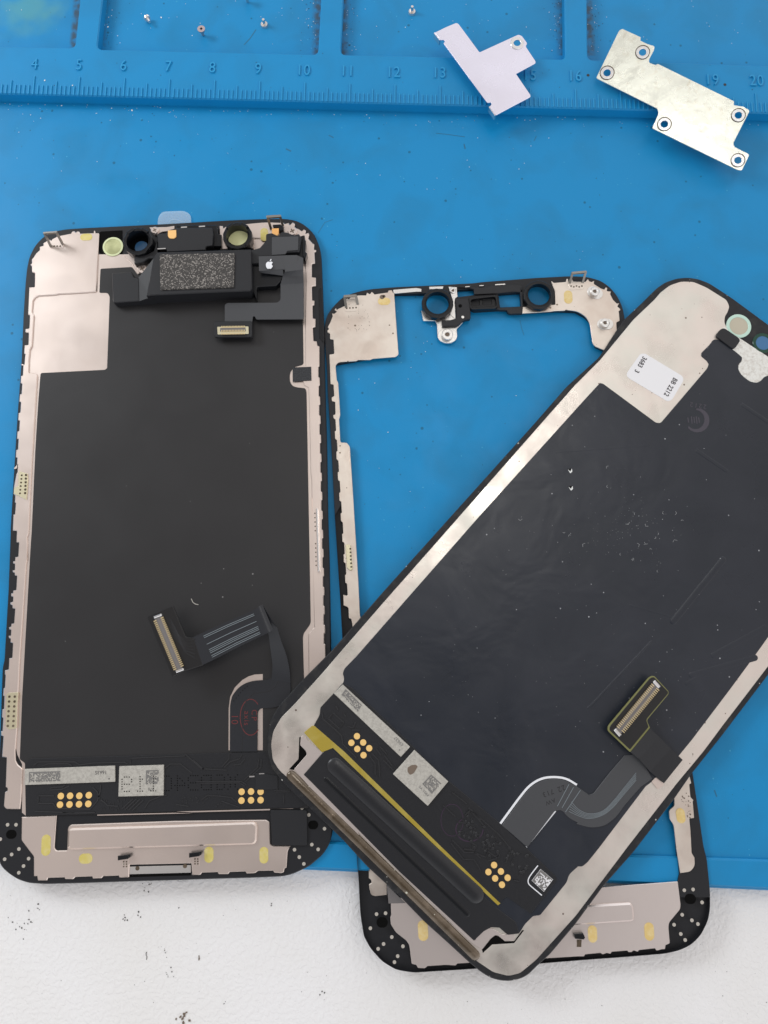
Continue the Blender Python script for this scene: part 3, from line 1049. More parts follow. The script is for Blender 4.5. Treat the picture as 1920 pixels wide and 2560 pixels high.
# traces on the board
mb = MB(FA)
TR = [T('i', (290, 395), (330, 362), (650, 362), (690, 388), (800, 372), (1080, 365), (1100, 380)), T('i', (370, 395), (420, 378), (590, 378), (620, 395)),
      T('i', (430, 590), (470, 580), (540, 578), (560, 560)), T('i', (430, 605), (530, 600), (600, 570)), T('i', (330, 655), (330, 720), (460, 720), (490, 765), (780, 770), (840, 700), (865, 620), (870, 560)),
      T('i', (330, 655), (470, 655)), T('i', (870, 690), (900, 710), (930, 740), (1020, 745)), T('i', (800, 580), (840, 620), (860, 680)),
      T('j', (90, 400), (240, 535), (480, 548)), T('j', (160, 450), (270, 548)), T('j', (190, 655), (620, 655), (665, 690)), T('j', (230, 670), (600, 668), (650, 700)), T('j', (430, 520), (500, 440), (500, 390)),
      T('j', (455, 520), (510, 470), (600, 440), (620, 400)), T('j', (540, 500), (610, 490), (650, 440)), T('j', (240, 830), (290, 790), (380, 790), (520, 805), (570, 850)), T('j', (640, 640), (770, 520), (780, 440)),
      T('j', (655, 655), (800, 520), (805, 440)), T('j', (920, 740), (1075, 735)), T('j', (940, 755), (1075, 750)), T('j', (1015, 780), (1015, 870)), T('j', (0, 870), (120, 890)), T('j', (600, 900), (430, 840)),
      T('i', (1130, 380), (1130, 330), (1600, 310)), T('i', (1420, 420), (1470, 380), (1560, 380), (1659, 460)), T('i', (1050, 770), (1150, 680)), T('i', (1080, 775), (1180, 680)), T('i', (1110, 780), (1210, 685)),
      T('i', (1140, 785), (1240, 690)), T('i', (1250, 760), (1290, 700), (1380, 660), (1440, 650)), T('i', (300, 790), (640, 800)), T('i', (540, 800), (600, 805), (820, 800))]
for t_ in TR:
    mb.ribbon(t_, 2.6, .165, .180)
for k in range(26):
    x, y = T('i', (880 + 25 * (k % 13) + random.uniform(-6, 6), 690 + 55 * (k // 13) + random.uniform(-14, 24)))[0]
    mb.ribbon([(x, y), (x + random.uniform(-2, 3), y + random.uniform(5, 10))], 1.4, .165, .176)
for k in range(20):
    x, y = T('j', (60 + random.uniform(0, 380), 800 + random.uniform(0, 90)))[0]
    mb.disc(x, y, 1.8, .165, .177, n=8)
mb.build('traces', M['trace'], board)
# gold pads
for c_ in ('i', 'j'):
    L_ = [(525, 657), (605, 655), (685, 655), (767, 650), (518, 732), (600, 730), (682, 728), (762, 725)] if c_ == 'i' else [(618, 752), (707, 750), (797, 752), (617, 835), (707, 832), (797, 830)]
    for x, y in T(c_, *L_):
        MB(FA).disc(x, y, 8.0, .166, .174, n=20).build('gold_pad', M['gold'], board)
# chips
def chip(pts, root, fr, h, name='chip', th=.035):
    mb = MB(fr)
    mb.poly(pts, h, h + th, r=1, bev=.004)
    return mb.build(name, M['chip'], root)


def datamatrix(fr, pts, h, n, m, parent, seed, fill=.5, name='code_mark'):
    rs = random.Random(seed)
    mb = MB(fr)
    P = [fr.L(p[0], p[1], h) for p in pts]
    for i in range(n):
        for j in range(m):
            if rs.random() < fill or i == 0 or j == 0:
                def q(u, v):
                    return P[0].lerp(P[1], u).lerp(P[3].lerp(P[2], u), v)
                mb.prism([[q(i / n, j / m)[:2], q((i + 1) / n, j / m)[:2], q((i + 1) / n, (j + 1) / m)[:2], q(i / n, (j + 1) / m)[:2]]], h - .002, h + .003, bottom=False)
    return mb.build(name, M['greyink'], parent, normals=False)


ch1 = chip(T('i', (214, 424), (992, 395), (994, 534), (212, 562)), A, FA, .166)
datamatrix(FA, T('i', (250, 450), (520, 442), (520, 525), (250, 538)), .2025, 30, 9, ch1, 3, .55)
MB(FA).text('1663S', *T('i', (872, 452))[0], 8.5, 182, .2, .2035).disc(*T('i', (942, 508))[0], 1.8, .2, .2035, n=8).build('printed_number', M['ink'], ch1, normals=False)
ch2 = chip(T('i', (1030, 400), (1415, 388), (1412, 652), (1022, 662)), A, FA, .166)
datamatrix(FA, T('i', (1262, 435), (1370, 432), (1368, 550), (1260, 555)), .2025, 12, 12, ch2, 5, .5)
MB(FA).text('978', *T('i', (1305, 596))[0], 7, 182, .2, .2035).build('printed_number', M['greyink'], ch2, normals=False)
FONT = {'X': ['10001', '01010', '01010', '00100', '01010', '01010', '10001'], 'G': ['01110', '10000', '10000', '10110', '10010', '10010', '01110'],
        'D': ['11110', '10001', '10001', '10001', '10001', '10001', '11110'], '3': ['11110', '00001', '00001', '01110', '00001', '00001', '11110'],
        '4': ['00010', '00110', '01010', '10010', '11111', '00010', '00010'], '0': ['01110', '10001', '10001', '10001', '10001', '10001', '01110'],
        '1': ['00100', '01100', '00100', '00100', '00100', '00100', '01110'], '9': ['01110', '10001', '10001', '01111', '00001', '00001', '01110']}
def dotfont(fr, txt, x0, y0, x1, y1, h, step, parent, m):
    """dotted writing turned upside down, running from (x0,y0) leftwards to (x1,y1)"""
    mb = MB(fr)
    n = len(txt)
    for k, ch in enumerate(txt):
        s = k / (n - 1)
        cx, cy = x0 + (x1 - x0) * s, y0 + (y1 - y0) * s
        for r_, row in enumerate(FONT[ch]):
            for c_, v in enumerate(row):
                if v == '1':
                    hh = h + (.036 if 296 < cx < 410 else 0)
                    mb.disc(cx - (c_ - 2) * step, cy + (r_ - 3) * step, 1.5, hh - .003, hh, n=6)
    return mb.build('dotted_writing', m, parent, normals=False)


a_, b_ = T('j', (535, 660))[0], T('i', (1095, 555))[0]
dotfont(FA, 'XGD340119', a_[0], a_[1], b_[0], b_[1], .1705, 6.0, A, M['hole'])
# black tape patch bottom right and small patches
mb = MB(FA)
mb.poly(T('j', (890, 925, 3), (1235, 925, 4), (1236, 1245, 5), (1225, 1258, 4), (905, 1258, 5)), .15, .178, bev=.005)
mb.build('black_tape', M['matte_black'], A)
mb = MB(FA)
mb.poly(T('j', (745, 575, 2), (830, 582), (960, 600), (960, 730), (748, 735)), .165, .182, bev=.004)
mb.build('black_tape', M['matte_black'], A)
mb = MB(FA)
mb.poly(T('j', (690, 603), (740, 601), (740, 614), (692, 616)), .165, .186)
mb.poly(T('j', (782, 578), (832, 576), (832, 585), (782, 587)), .165, .186)
mb.build('solder_glint', M['steel'], A)
# corner pin dots
for c_, L_ in (('i', [(65, 905), (138, 905), (2, 1030), (163, 1115), (100, 1162), (40, 1203), (247, 1198), (203, 1262), (162, 1320)]),
               ('j', [(1187, 905), (1252, 970), (1400, 1100), (1280, 1250), (1340, 1295), (1117, 1298), (1162, 1368), (1205, 1432)])):
    for x, y in T(c_, *L_):
        MB(FA).disc(x, y, 4.4, .125, .135, n=12).build('pin_dot', M['dot'], housing)
mb = MB(FA)
x, y = T('i', (97, 988))[0]
mb.stadium(x, y, 13, 10.5, .12, .134)
mb.build('oval_recess', M['hole'], housing)
x, y = T('j', (1293, 1065))[0]
MB(FA).stadium(x, y, 12.5, 10.5, .12, .134).build('oval_recess', M['hole'], housing)
# yellow ink marks
for c_, x, y, rx, ry in (('d', 745, 320, 15, 9), ('e', 970, 298, 9.5, 17.5), ('i', 397, 1082, 11.5, 25), ('i', 740, 1198, 17, 12), ('j', 310, 1345, 11.5, 19), ('j', 828, 1350, 11, 19.5)):
    x, y = T(c_, (x, y))[0]
    hh = .172 if y < 900 else .165
    MB(FA).stadium(x, y, rx, ry, hh, hh + .004, rot=.04).build('yellow_mark', M['yellow'], A)
# bottom lugs
for c_, (x, y) in (('i', (1065, 1190)), ('j', (175, 1348))):
    x, y = T(c_, (x, y))[0]
    mb = MB(FA)
    mb.poly([(x - 14, y - 4), (x + 8, y - 7), (x + 14, y - 5), (x + 12, y + 3), (x - 14, y + 7)], .22, .26, bev=.006)
    mb.poly([(x + 8, y - 7), (x + 18, y - 9), (x + 16, y), (x + 9, y + 2)], .165, .25)
    mb.build('spring_lug', M['gloss_black'], A)
    mb = MB(FA)
    mb.poly([(x - 3, y + 6), (x + 14, y + 2), (x + 12, y + 26), (x - 3, y + 28)], .163, .171, bev=.002)
    o = mb.build('weld_tab', M['beige'], A)
    mb = MB(FA)
    for u in range(2):
        for v in range(3):
            mb.disc(x + 1 + u * 7, y + 10 + v * 6, 2.0, .17, .174, n=10)
    mb.build('weld_spot', M['brown'], o)
# gold clips on the left edge
mb = MB(FA)
mb.poly(T('q', (205, 1228, 2), (250, 1240), (300, 1255), (305, 1340), (290, 1545), (255, 1530), (200, 1500), (150, 1480), (155, 1410), (200, 1395)), .172, .195, bev=.005)
gc = mb.build('gold_clip', M['goldclip'], A)
mb = MB(FA)
for k in range(6):
    x, y = T('q', (287 - k * 2, 1272 + k * 40))[0]
    mb.disc(x, y, 3.0, .19, .198, n=10)
for k in range(6):
    x, y = T('q', (240 - k * 4, 1275 + k * 40))[0]
    mb.disc(x, y, 2.4, .19, .198, n=10)
mb.build('weld_spot', M['brown'], gc)
mb = MB(FA)
mb.poly(T('r', (88, 1558, 2), (200, 1552, 2), (188, 1700), (180, 1950, 2), (95, 1965, 3), (62, 1930, 2), (68, 1580)), .172, .195, bev=.005)
gc = mb.build('gold_clip', M['goldclip'], A)
mb = MB(FA)
for k in range(7):
    for x0 in (163, 103):
        x, y = T('r', (x0 - k * 3, 1600 + k * 54))[0]
        mb.disc(x, y, 3.2, .19, .198, n=10)
mb.build('weld_spot', M['brown'], gc)
# upright silver spring on the right edge
mb = MB(FA)
mb.box(T('t', (318, 225))[0], T('t', (338, 920))[0], 4.2, .17, .30, .01)
mb.build('spring_strip', M['steel'], A)
mb = MB(FA)
for k in range(13):
    if k == 5 or k == 6:
        continue
    x, y = T('t', (297 + k * 1.2, 280 + k * 48))[0]
    mb.disc(x, y, 1.8, .17, .176, n=8)
mb.build('weld_spot', M['brown'], A)
# woven black patch
mb = MB(FA)
mb.poly(T('s', (50, 524), (256, 516), (260, 668), (52, 680)), .172, .185, bev=.003)
mb.build('woven_patch', M['fabric'], A)

# --- top of phone A: camera wells, rings, earpiece
mb = MB(FA)
mb.poly(T('d', (868, 272, 6), (1056, 262), (1056, 476), (880, 474, 8), (850, 440, 8), (852, 290, 6)), .125, .140)
well = mb.build('window_well', M['hole'], A)
x, y = T('d', (975, 402))[0]
MB(FA).disc(x, y, 25, .138, .150, .004, n=32).build('sensor_window', M['lensgreen'], well)
MB(FA).ring(x, y, 25.5, 21, .149, .156, .002).build('window_ring', mat('pale_green_rim', (0.70, 0.76, 0.46), .3), well)


def cam_ring(fr, x, y, ro, ri, h0, h1, root, floor=None, floor_r=None, notch=True, name='camera_ring'):
    mb = MB(fr)
    mb.ring(x, y, ro, ri, h0, h1, .012, facet=14)
    r = mb.build(name, M['gloss_black'], root)
    mb = MB(fr)
    mb.ring(x, y, ri + 3, ri - 3, h0, h0 + (h1 - h0) * .55, .01)
    mb.build('inner_step', M['gloss_black'], r, smooth=True)
    if floor:
        f = fr.L(x, y, h1)
        mb = MB(fr)
        s = fr.sc(x, y, h1)
        mb.prism([[(f.x + floor_r * s * math.cos(k * math.pi / 16), f.y + floor_r * s * math.sin(k * math.pi / 16)) for k in range(32)]], h0, h0 + .02)
        mb.build('lens_window', floor, r)
    return r


x, y = T('d', (1190, 355))[0]
mb = MB(FA)
mb.disc(x + 6, y + 10, 30, .13, .148)
mb.build('ring_well', M['hole'], A)
r1 = cam_ring(FA, x, y, 37, 29, .148, .42, A, M['lensblue'], 17)
x, y = T('e', (738, 308))[0]
r2 = cam_ring(FA, x, y, 37, 28.5, .168, .40, A, mat('bright_yellow_window', (0.90, 0.92, 0.50), .3), 28)
for (X, Y), rr in ((T('d', (1190, 355))[0], 1), (T('e', (738, 308))[0], 2)):
    for k, a in enumerate((2.2, 1.05, -0.6)):
        mb = MB(FA)
        c0 = FA.L(X, Y, .43)
        s = FA.sc(X, Y, .43)
        lp = []
        for u in (-.28, .28):
            lp.append((c0.x + 37 * s * math.cos(a + u), c0.y + 37 * s * math.sin(a + u)))
        for u in (.28, -.28):
            lp.append((c0.x + 30 * s * math.cos(a + u), c0.y + 30 * s * math.sin(a + u)))
        mb.prism([lp], .40, .46, .01)
        mb.build('ring_tooth', M['gloss_black'], r1 if rr == 1 else r2)
# holder foot under the first ring
mb = MB(FA)
mb.poly(T('B', (455, 800, 2), (480, 740), (700, 720), (860, 640), (930, 440), (940, 700, 3), (870, 800, 3), (770, 790, 3), (650, 870, 3), (460, 915, 3)), .17, .34, bev=.015)
mb.build('ring_holder', M['matte_black'], A)
# screws on A
def fixed_screw(fr, x, y, r, h, root, m=None):
    mb = MB(fr)
    mb.disc(x, y, r, h, h + .045, .012, n=22)
    s = mb.build('fixing_screw', m or M['beige'], root, smooth=True)
    mb = MB(fr)
    c0 = fr.L(x, y, h + .05)
    q = fr.sc(x, y, h) * r
    for a in (.5, .5 + math.pi / 2):
        d = Vector((math.cos(a), math.sin(a)))
        n_ = Vector((-d.y, d.x))
        c2 = Vector(c0[:2])
        mb.prism([[tuple(c2 + d * q * .5 + n_ * q * .13), tuple(c2 - d * q * .5 + n_ * q * .13), tuple(c2 - d * q * .5 - n_ * q * .13), tuple(c2 + d * q * .5 - n_ * q * .13)]], h + .03, h + .048 + a * .0005)
    mb.build('cross_recess', M['crumb_b'], s)


fixed_screw(FA, *T('d', (1335, 258))[0], 9.5, .185, A)
fixed_screw(FA, *T('d', (1228, 592))[0], 12.5, .18, A)
fixed_screw(FA, *T('e', (1212, 265))[0], 12.0, .175, A)
# sensor module between the rings
mb = MB(FA)
mb.poly(T('e', (45, 292, 4), (120, 285), (140, 260), (210, 240, 2), (520, 238, 4), (530, 300), (522, 395, 3), (465, 402, 4), (460, 432), (130, 448), (120, 420, 2), (50, 420, 3)), .14, .33, bev=.012)
mb.build('sensor_module', M['matte_black'], A)
mb = MB(FA)
mb.poly(T('e', (45, 418, 3), (118, 414, 2), (118, 422), (48, 426)), .32, .335)
mb.build('module_glint', M['steel'], A)
mb = MB(FA)
mb.poly(T('e', (205, 215), (560, 218), (570, 290), (600, 300), (600, 400), (525, 400), (525, 260), (215, 250)), .14, .26, bev=.01)
mb.build('module_mount', M['gloss_black'], A)
mb = MB(FA)
for x0, x1, yv in ((250, 302, 231), (405, 458, 224)):
    mb.poly(T('e', (x0, yv), (x1, yv - 3), (x1, yv + 7), (x0, yv + 10)), .25, .268)
mb.build('metal_tongue', M['steel'], A)
for P_ in ([(137, 262), (208, 258), (210, 318, 3), (190, 333, 3), (150, 331, 3), (137, 312, 2)], [(1036, 246), (1095, 243), (1095, 290, 2), (1078, 315, 3), (1050, 315, 3), (1036, 296, 2)]):
    mb = MB(FA)
    mb.poly(T('e', *P_), .30, .345, bev=.004)
    mb.build('orange_tab', M['orange'], A)
# earpiece speaker
mb = MB(FA)
Z1, Z2 = .34, .52
mb.poly(T('d', (965, 630, 3), (1050, 626), (1140, 620, 4), (1150, 665, 4), (1190, 672, 3), (1200, 680), (1205, 872, 3), (975, 888, 5)), .15, Z1, bev=.015)
mb.hpoly(T('d', (1198, 668, Z1 - .01), (1330, 500, Z2 - .02), (1335, 822, Z2 - .02), (1300, 840, Z2 - .05), (1203, 874, Z1 - .01)), .15)
mb.poly(T('e', (40, 450, 5), (855, 424, 2), (862, 765, 4), (845, 785, 3), (530, 797), (0, 822), (-50, 828)) + T('d', (1325, 500, 4)), .15, Z2, bev=.018)
sp = mb.build('earpiece_speaker', M['matte_black'], A)
mb = MB(FA)
mb.poly(T('e', (65, 468, 2), (712, 456, 2), (706, 752, 2), (70, 774, 2)), Z2 - .01, Z2 + .035, bev=.012)
mb.build('foam_pad', M['foam'], sp)
mb = MB(FA)
mb.poly(T('e', (862, 432), (1320, 300, 4), (1322, 500, 4), (1150, 520), (1145, 650), (1110, 700, 4), (1070, 740), (905, 750, 4), (902, 860), (866, 770)), .15, .33, bev=.012)
mb.build('sensor_carrier', M['gloss_black'], A)
mb = MB(FA)
mb.poly(T('e', (858, 430), (925, 420, 4), (985, 350, 3), (985, 292, 4), (1035, 285), (1090, 310), (1120, 275, 4), (1170, 280, 3), (1225, 305), (1270, 290, 4), (1290, 330, 3), (1275, 440, 4), (1265, 450), (1170, 455, 3), (1115, 480), (925, 486), (925, 545), (862, 548)), .30, .41, bev=.01)
mb.build('sensor_block', M['matte_black'], A)
mb = MB(FA)
mb.poly(T('e', (1035, 320), (1265, 312, 3), (1262, 432, 3), (1170, 440, 2), (1150, 470), (1035, 476)), .405, .425, bev=.006)
mb.build('sensor_cap', M['flex'], A)
mb = MB(FA)
mb.poly(T('e', (1300, 330), (1330, 350, 2), (1325, 450), (1340, 460), (1325, 510), (1300, 480)), .17, .36, bev=.01)
mb.build('side_clip', M['gloss_black'], A)
# folded flex cable with the fruit emblem
mb = MB(FA)
mb.sheet(T('e', (1108, 735, .30), (1130, 660, .36), (1150, 620, .47), (1148, 478, .48)), T('e', (1310, 735, .28), (1308, 660, .34), (1306, 600, .46), (1300, 500, .47)), .012)
mb.sheet(T('e', (922, 486, .50), (1146, 478, .50), (1250, 476, .49), (1306, 500, .44)), T('e', (925, 612, .47), (1130, 600, .46), (1260, 608, .45), (1308, 604, .42)), .02)
mb.sheet(T('e', (925, 612, .47), (1130, 604, .46)), T('e', (938, 628, .40), (1140, 655, .36)), .012)
fx = mb.build('sensor_flex', M['flex'], A)
AP = [(0, .62), (.25, .72), (.5, .7), (.78, .52), (.62, .36), (.54, .12), (.62, -.14), (.84, -.3), (.65, -.68), (.42, -.95), (.2, -.98), (0, -.9), (-.2, -.98), (-.45, -.92), (-.72, -.55), (-.85, -.05), (-.78, .35), (-.5, .65), (-.25, .72)]
LF = [(.02, .80), (.05, 1.05), (.25, 1.30), (.38, 1.34), (.34, 1.05), (.2, .88)]
mb = MB(FA)
cx, cy = T('e', (1014, 558))[0]
for S in (AP, LF):
    mb.poly([(cx + x * 10.5 + y * .8, cy - y * 10.5) for x, y in S], .495, .508)
mb.build('fruit_emblem', M['white'], fx, normals=False)
# flat flex with connector, held above the screen
mb = MB(FA)
mb.poly(T('e', (1110, 728), (1310, 718), (1312, 1030, 5), (900, 1032, 3), (890, 1005, 3), (872, 1003, 3), (866, 1050), (865, 1062), (628, 1062), (628, 905, 5), (650, 888, 5), (1085, 886, 6), (1110, 862, 5)), .285, .30, bev=.004)
mb.build('sensor_flex', M['flex'], A)
mb = MB(FA)
mb.poly(T('e', (535, 1048, 4), (865, 1045, 4), (864, 1182, 5), (545, 1184, 5), (532, 1160, 3)), .26, .33, bev=.01)
con = mb.build('connector', M['matte_black'], A)


def pins(fr, a, b, n, half, w, ln, h, parent, m, name='pins', off=0.0):
    """row of n pins between a and b, each of length ln across the row"""
    A_, B_ = fr.L(*a, h), fr.L(*b, h)
    d = (B_ - A_).normalized()
    nn = Vector((-d.y, d.x, 0))
    k_ = fr.sc(*a, h)
    mb = MB(fr)
    for k in range(n):
        c_ = A_.lerp(B_, k / (n - 1)) + nn * off * k_
        u, v = d * w * k_ * .5, nn * ln * k_ * .5
        mb.prism([[(c_ + u + v)[:2], (c_ - u + v)[:2], (c_ - u - v)[:2], (c_ + u - v)[:2]]], h - .02, h)
    return mb.build(name, m, parent)


mb = MB(FA)
mb.poly(T('e', (562, 1094, 2), (832, 1090, 2), (834, 1155, 2), (566, 1160, 2)), .32, .352, bev=.006)
cb = mb.build('connector_frame', M['goldclip'], con)
mb = MB(FA)
mb.poly(T('e', (588, 1106), (808, 1103), (810, 1132), (588, 1136)), .35, .356)
mb.build('connector_slot', M['pin_grey'], con)
for yy in (1096, 1130, 1155):
    pins(FA, T('e', (602, yy))[0], T('e', (798, yy - 3))[0], 16, 0, 2.0, 4.6, .366, con, M['pin'])
# spring lugs at the top corners
mb = MB(FA)
mb.wire(T('d', (440, 400, .18), (384, 288, .50), (488, 280, .50), (538, 375, .20)), .035, .05)
lug = mb.build('spring_loop', M['spring'], A)
mb = MB(FA)
mb.poly(T('d', (420, 395, 3), (545, 370, 3), (550, 412, 3), (432, 416, 3)), .17, .182, bev=.003)
o = mb.build('weld_tab', M['beige'], lug)
mb = MB(FA)
for k in range(4):
    x, y = T('d', (442 + k * 26, 398))[0]
    mb.disc(x, y, 2.2, .18, .185, n=10)
mb.build('weld_spot', M['brown'], lug)
mb = MB(FA)
mb.wire(T('e', (1025, 240, .20), (998, 148, .44), (1106, 142, .44), (1128, 215, .22)), .05, .05)
mb.build('spring_loop', M['spring'], A)
mb = MB(FA)
mb.poly(T('e', (1040, 212, 2), (1110, 208, 2), (1140, 240, 2), (1135, 262, 2), (1095, 262), (1092, 240), (1050, 240)), .17, .32, bev=.01)
mb.build('contact_block', M['gloss_black'], A)
# clear pull tab of the protective film
mb = MB(FA)
mb.poly(T('d', (1362, 215), (1365, 150, 14), (1400, 100, 14), (1590, 92, 16), (1648, 125, 14), (1652, 200), (1652, 260), (1362, 270)), .02, .03)
mb.build('film_tab', M['film'], A)
mb = MB(FA)
mb.ribbon(T('d', (1460, 190), (1480, 172), (1515, 168), (1550, 176), (1575, 192)), 2.5, .029, .034)
mb.build('film_crease', M['film'], A)
# --- main flex tail of A
mb = MB(FA)
mb.poly(T('o', (884, 1505), (886, 1060, 10), (905, 980), (960, 905, 10), (1030, 858, 10), (1110, 836, 10), (1200, 830), (1240, 828), (1300, 800), (1455, 830), (1462, 950, 20), (1425, 1030, 20), (1330, 1090, 20), (1170, 1098, 10), (1147, 1130, 8), (1143, 1505)), .15, .176, r=4, bev=.004)
tail = mb.build('display_flex_tail', M['flex_blue'], A)
mb = MB(FA)
Lp = T('o', (1275, 830, .18), (1290, 700, .26), (1270, 560, .42), (1254, 430, .60), (1228, 250, .74), (1192, 118, .80))
Rp = T('o', (1456, 860, .18), (1452, 760, .24), (1422, 600, .38), (1362, 450, .56), (1330, 330, .72), (1300, 300, .79))
mb.sheet(curve(Lp, 2), curve(Rp, 2), .012)
mb.build('flex_fold', M['flex_blue'], tail, smooth=True)
mb = MB(FA)
Lp = T('o', (1192, 118, .80), (1170, 128, .83), (1100, 178, .82), (850, 282, .74), (625, 385, .68), (535, 428, .66))
Rp = T('o', (1292, 358, .80), (1265, 374, .83), (1180, 415, .82), (960, 520, .74), (730, 640, .68), (628, 688, .66))
mb.sheet(curve(Lp, 1), curve(Rp, 1), .012)
strap = mb.build('flex_strap', M['flex_blue'], tail, smooth=True)
mb = MB(FA)
for f_ in (.12, .18, .42, .62, .68, .74, .84, .90):
    pts = []
    for a, b in zip(Lp[2:-1], Rp[2:-1]):
        pts.append(tuple(a[k] * (1 - f_) + b[k] * f_ for k in range(3)))
    for a, b in zip(pts[:-1], pts[1:]):
        mb.wire([(a[0], a[1], a[2] + .006), (b[0], b[1], b[2] + .006)], .012, .010)
mb.build('flex_lines', M['trace_light'], strap)
mb = MB(FA)
mb.poly(T('o', (105, 232, 2), (150, 212), (345, 130, 3), (470, 425, 4), (545, 432), (630, 690), (440, 750), (345, 802, 2)), .60, .665, bev=.008)
hd = mb.build('flex_connector', M['black_solder'], tail)
mb = MB(FA)
for k in range(6):
    o_ = k * 14
    mb.ribbon(T('o', (275 + o_ * .3, 245 + o_ * 2.2), (330 + o_ * .35, 265 + o_ * 2.2), (400 + o_ * .25, 400 + o_ * 1.2), (470, 470 + o_ * 1.5), (560, 440 + o_ * 2.6)), 1.6, .66, .672)
mb.build('traces', M['trace'], hd)
mb = MB(FA)
mb.box(T('o', (205, 235))[0], T('o', (405, 735))[0], 19, .66, .70, .01)
mb.build('connector_body', M['pin_grey'], hd)
for off in (-9.5, 9.5):
    a = T('o', (212, 258))[0]
    b = T('o', (400, 712))[0]
    pins(FA, a, b, 27, 0, 2.6, 7.5, .712, hd, M['pin'], off=off)
mb = MB(FA)
for x, y in T('o', (200, 228), (408, 742)):
    mb.box((x - 9, y + 3), (x + 10, y - 4), 5.5, .66, .722, .01)
mb.build('end_clip', M['steel'], hd)
# red oval stamp
mb = MB(FA)
cx, cy = T('o', (1080, 1180))[0]
ell = [(cx + 26 * math.cos(t_ * math.pi / 20), cy + 45 * math.sin(t_ * math.pi / 20)) for t_ in range(41)]
ell = [p for p in ell if p[0] < 645]
seg_ = []
for p in ell:
    if seg_ and (Vector(p) - Vector(seg_[-1])).length > 12:
        mb.ribbon(seg_, 2.2, .176, .179)
        seg_ = []
    seg_.append(p)
mb.ribbon(seg_, 2.2, .176, .179)
x, y = T('o', (1112, 1160))[0]
mb.text('CP', x, y, 14, -90, .176, .179, space=1.3)
x, y = T('o', (1042, 1190))[0]
mb.text('axis', x, y, 14, -90, .176, .179, space=1.15)
x, y = T('o', (928, 1200))[0]
mb.text('10', x, y, 17, -90, .176, .179, space=1.1)
mb.build('red_stamp', M['red'], tail, normals=False)
mb = MB(FA)
for k in range(7):
    x, y = T('o', (922 + k * 21, 1018 - k * 23 - (k - 3) ** 2 * -1))[0]
    mb.disc(x, y, 1.2, .176, .18, n=6)
mb.build('punched_dot', M['hole'], tail)
mb = MB(FA)
mb.ribbon(T('o', (1000, 1500), (1005, 1130), (1040, 1020), (1110, 955), (1250, 940), (1310, 900), (1360, 800)), 1.4, .175, .18)
mb.build('traces', M['trace'], tail)
mb = MB(FA)
mb.ribbon(T('o', (520, 62), (535, 95), (555, 112), (588, 120)), 1.6, .15, .16)
mb.build('lint', M['chip'], A)

# ==================================================================================================
# PHONE B : bare frame in the middle
# ==================================================================================================
FB = Frame(1250, 1600, ZM + .004)
Bn = thing('phone_chassis', FB, 'bare black phone chassis with pale metal plates and open middle, lying under the tilted screen', 'phone chassis')
oB = (T('t', (600, 1640), (585, 1380), (575, 1200)) + T('s', (520, 2212), (480, 1400), (440, 800)) + T('f', (130, 900), (110, 650), (106, 560), (125, 450), (180, 370), (260, 290), (320, 262), (400, 238), (500, 217), (700, 200), (1000, 186), (1400, 165)) +
      T('g', (0, 188), (600, 142), (930, 125), (1100, 130), (1250, 170), (1350, 240), (1430, 340), (1480, 450), (1505, 590)) + T('F', (1580, 900), (1640, 1300)) +
      T('m', (1010, 1020), (1105, 1659)) + T('n', (1130, 500), (1160, 800), (1160, 950), (1140, 1050), (1080, 1170), (1000, 1250), (900, 1300), (770, 1330), (400, 1360), (0, 1390)) +
      T('p', (1120, 1185), (600, 1217), (450, 1192), (330, 1120), (230, 1010), (170, 900), (140, 700), (125, 400), (110, 210)))
# inner opening (drawn a little larger than the plates' edge)
iB = (T('f', (700, 258), (740, 770), (200, 865), (210, 1020), (232, 1310), (240, 1540), (300, 1560)) + T('s', (675, 1420), (710, 1900)) + T('t', (700, 0), (730, 400), (785, 1400)) + T('F', (948, 2100), (955, 2240), (1500, 2222), (1695, 2206)) +
      T('n', (884, 690), (895, 640)) + T('m', (875, 1659), (860, 1240)) + T('F', (1560, 1200), (1525, 880)) + T('g', (1200, 850), (1150, 600), (1090, 540), (1000, 490), (800, 480), (430, 500), (290, 500), (280, 470), (180, 470)) +
      T('f', (1400, 405), (1230, 300), (1225, 250), (930, 255)))
mb = MB(FB)
mb.poly(oB, 0, .105, r=12, holes=[rounded(iB, 2, 3), circ_px(1347.6, 738.5, 30.5, 32), rounded(T('v', (240, 134), (470, 120), (474, 205), (240, 236)), 2), rounded(T('v', (806, 190), (1108, 168), (1122, 364), (832, 378)), 2)], bev=.008)
hB = mb.build('frame_body', M['frame_black'], Bn)
# left plate
pB = T('f', (710, 250, 3), (700, 248), (690, 225, 2), (660, 228, 2), (655, 245, 1), (540, 262, 1), (525, 245, 2), (515, 240), (500, 262, 3), (475, 245, 1), (468, 270), (400, 270), (330, 290, 1), (320, 305, 2), (300, 295, 1), (290, 315), (285, 360), (255, 375), (230, 385, 2), (215, 395), (205, 378, 1), (195, 395),
       (215, 412, 2), (190, 430, 2), (172, 425), (178, 450, 1), (160, 500), (135, 545, 2), (148, 560, 2), (132, 575), (135, 590, 1), (155, 600, 2), (155, 648, 2), (185, 652, 2), (192, 775, 3), (150, 782, 1), (160, 1035, 1), (185, 1042, 2), (192, 1140, 2), (168, 1152, 3), (172, 1185, 2),
       (200, 1190, 2), (203, 1298, 2), (182, 1305, 2))
yB = 1045.0
xB = lambda yy: 834.0 + (yy - 1045) * 0.0705
while yB < 1490:
    pB += [(xB(yB), yB, .8), (xB(yB) + 4.5, yB + 4, 1.2), (xB(yB) + 6.0, yB + 31, 1.2), (xB(yB) + 3.0, yB + 33, .8)]
    yB += 51.4
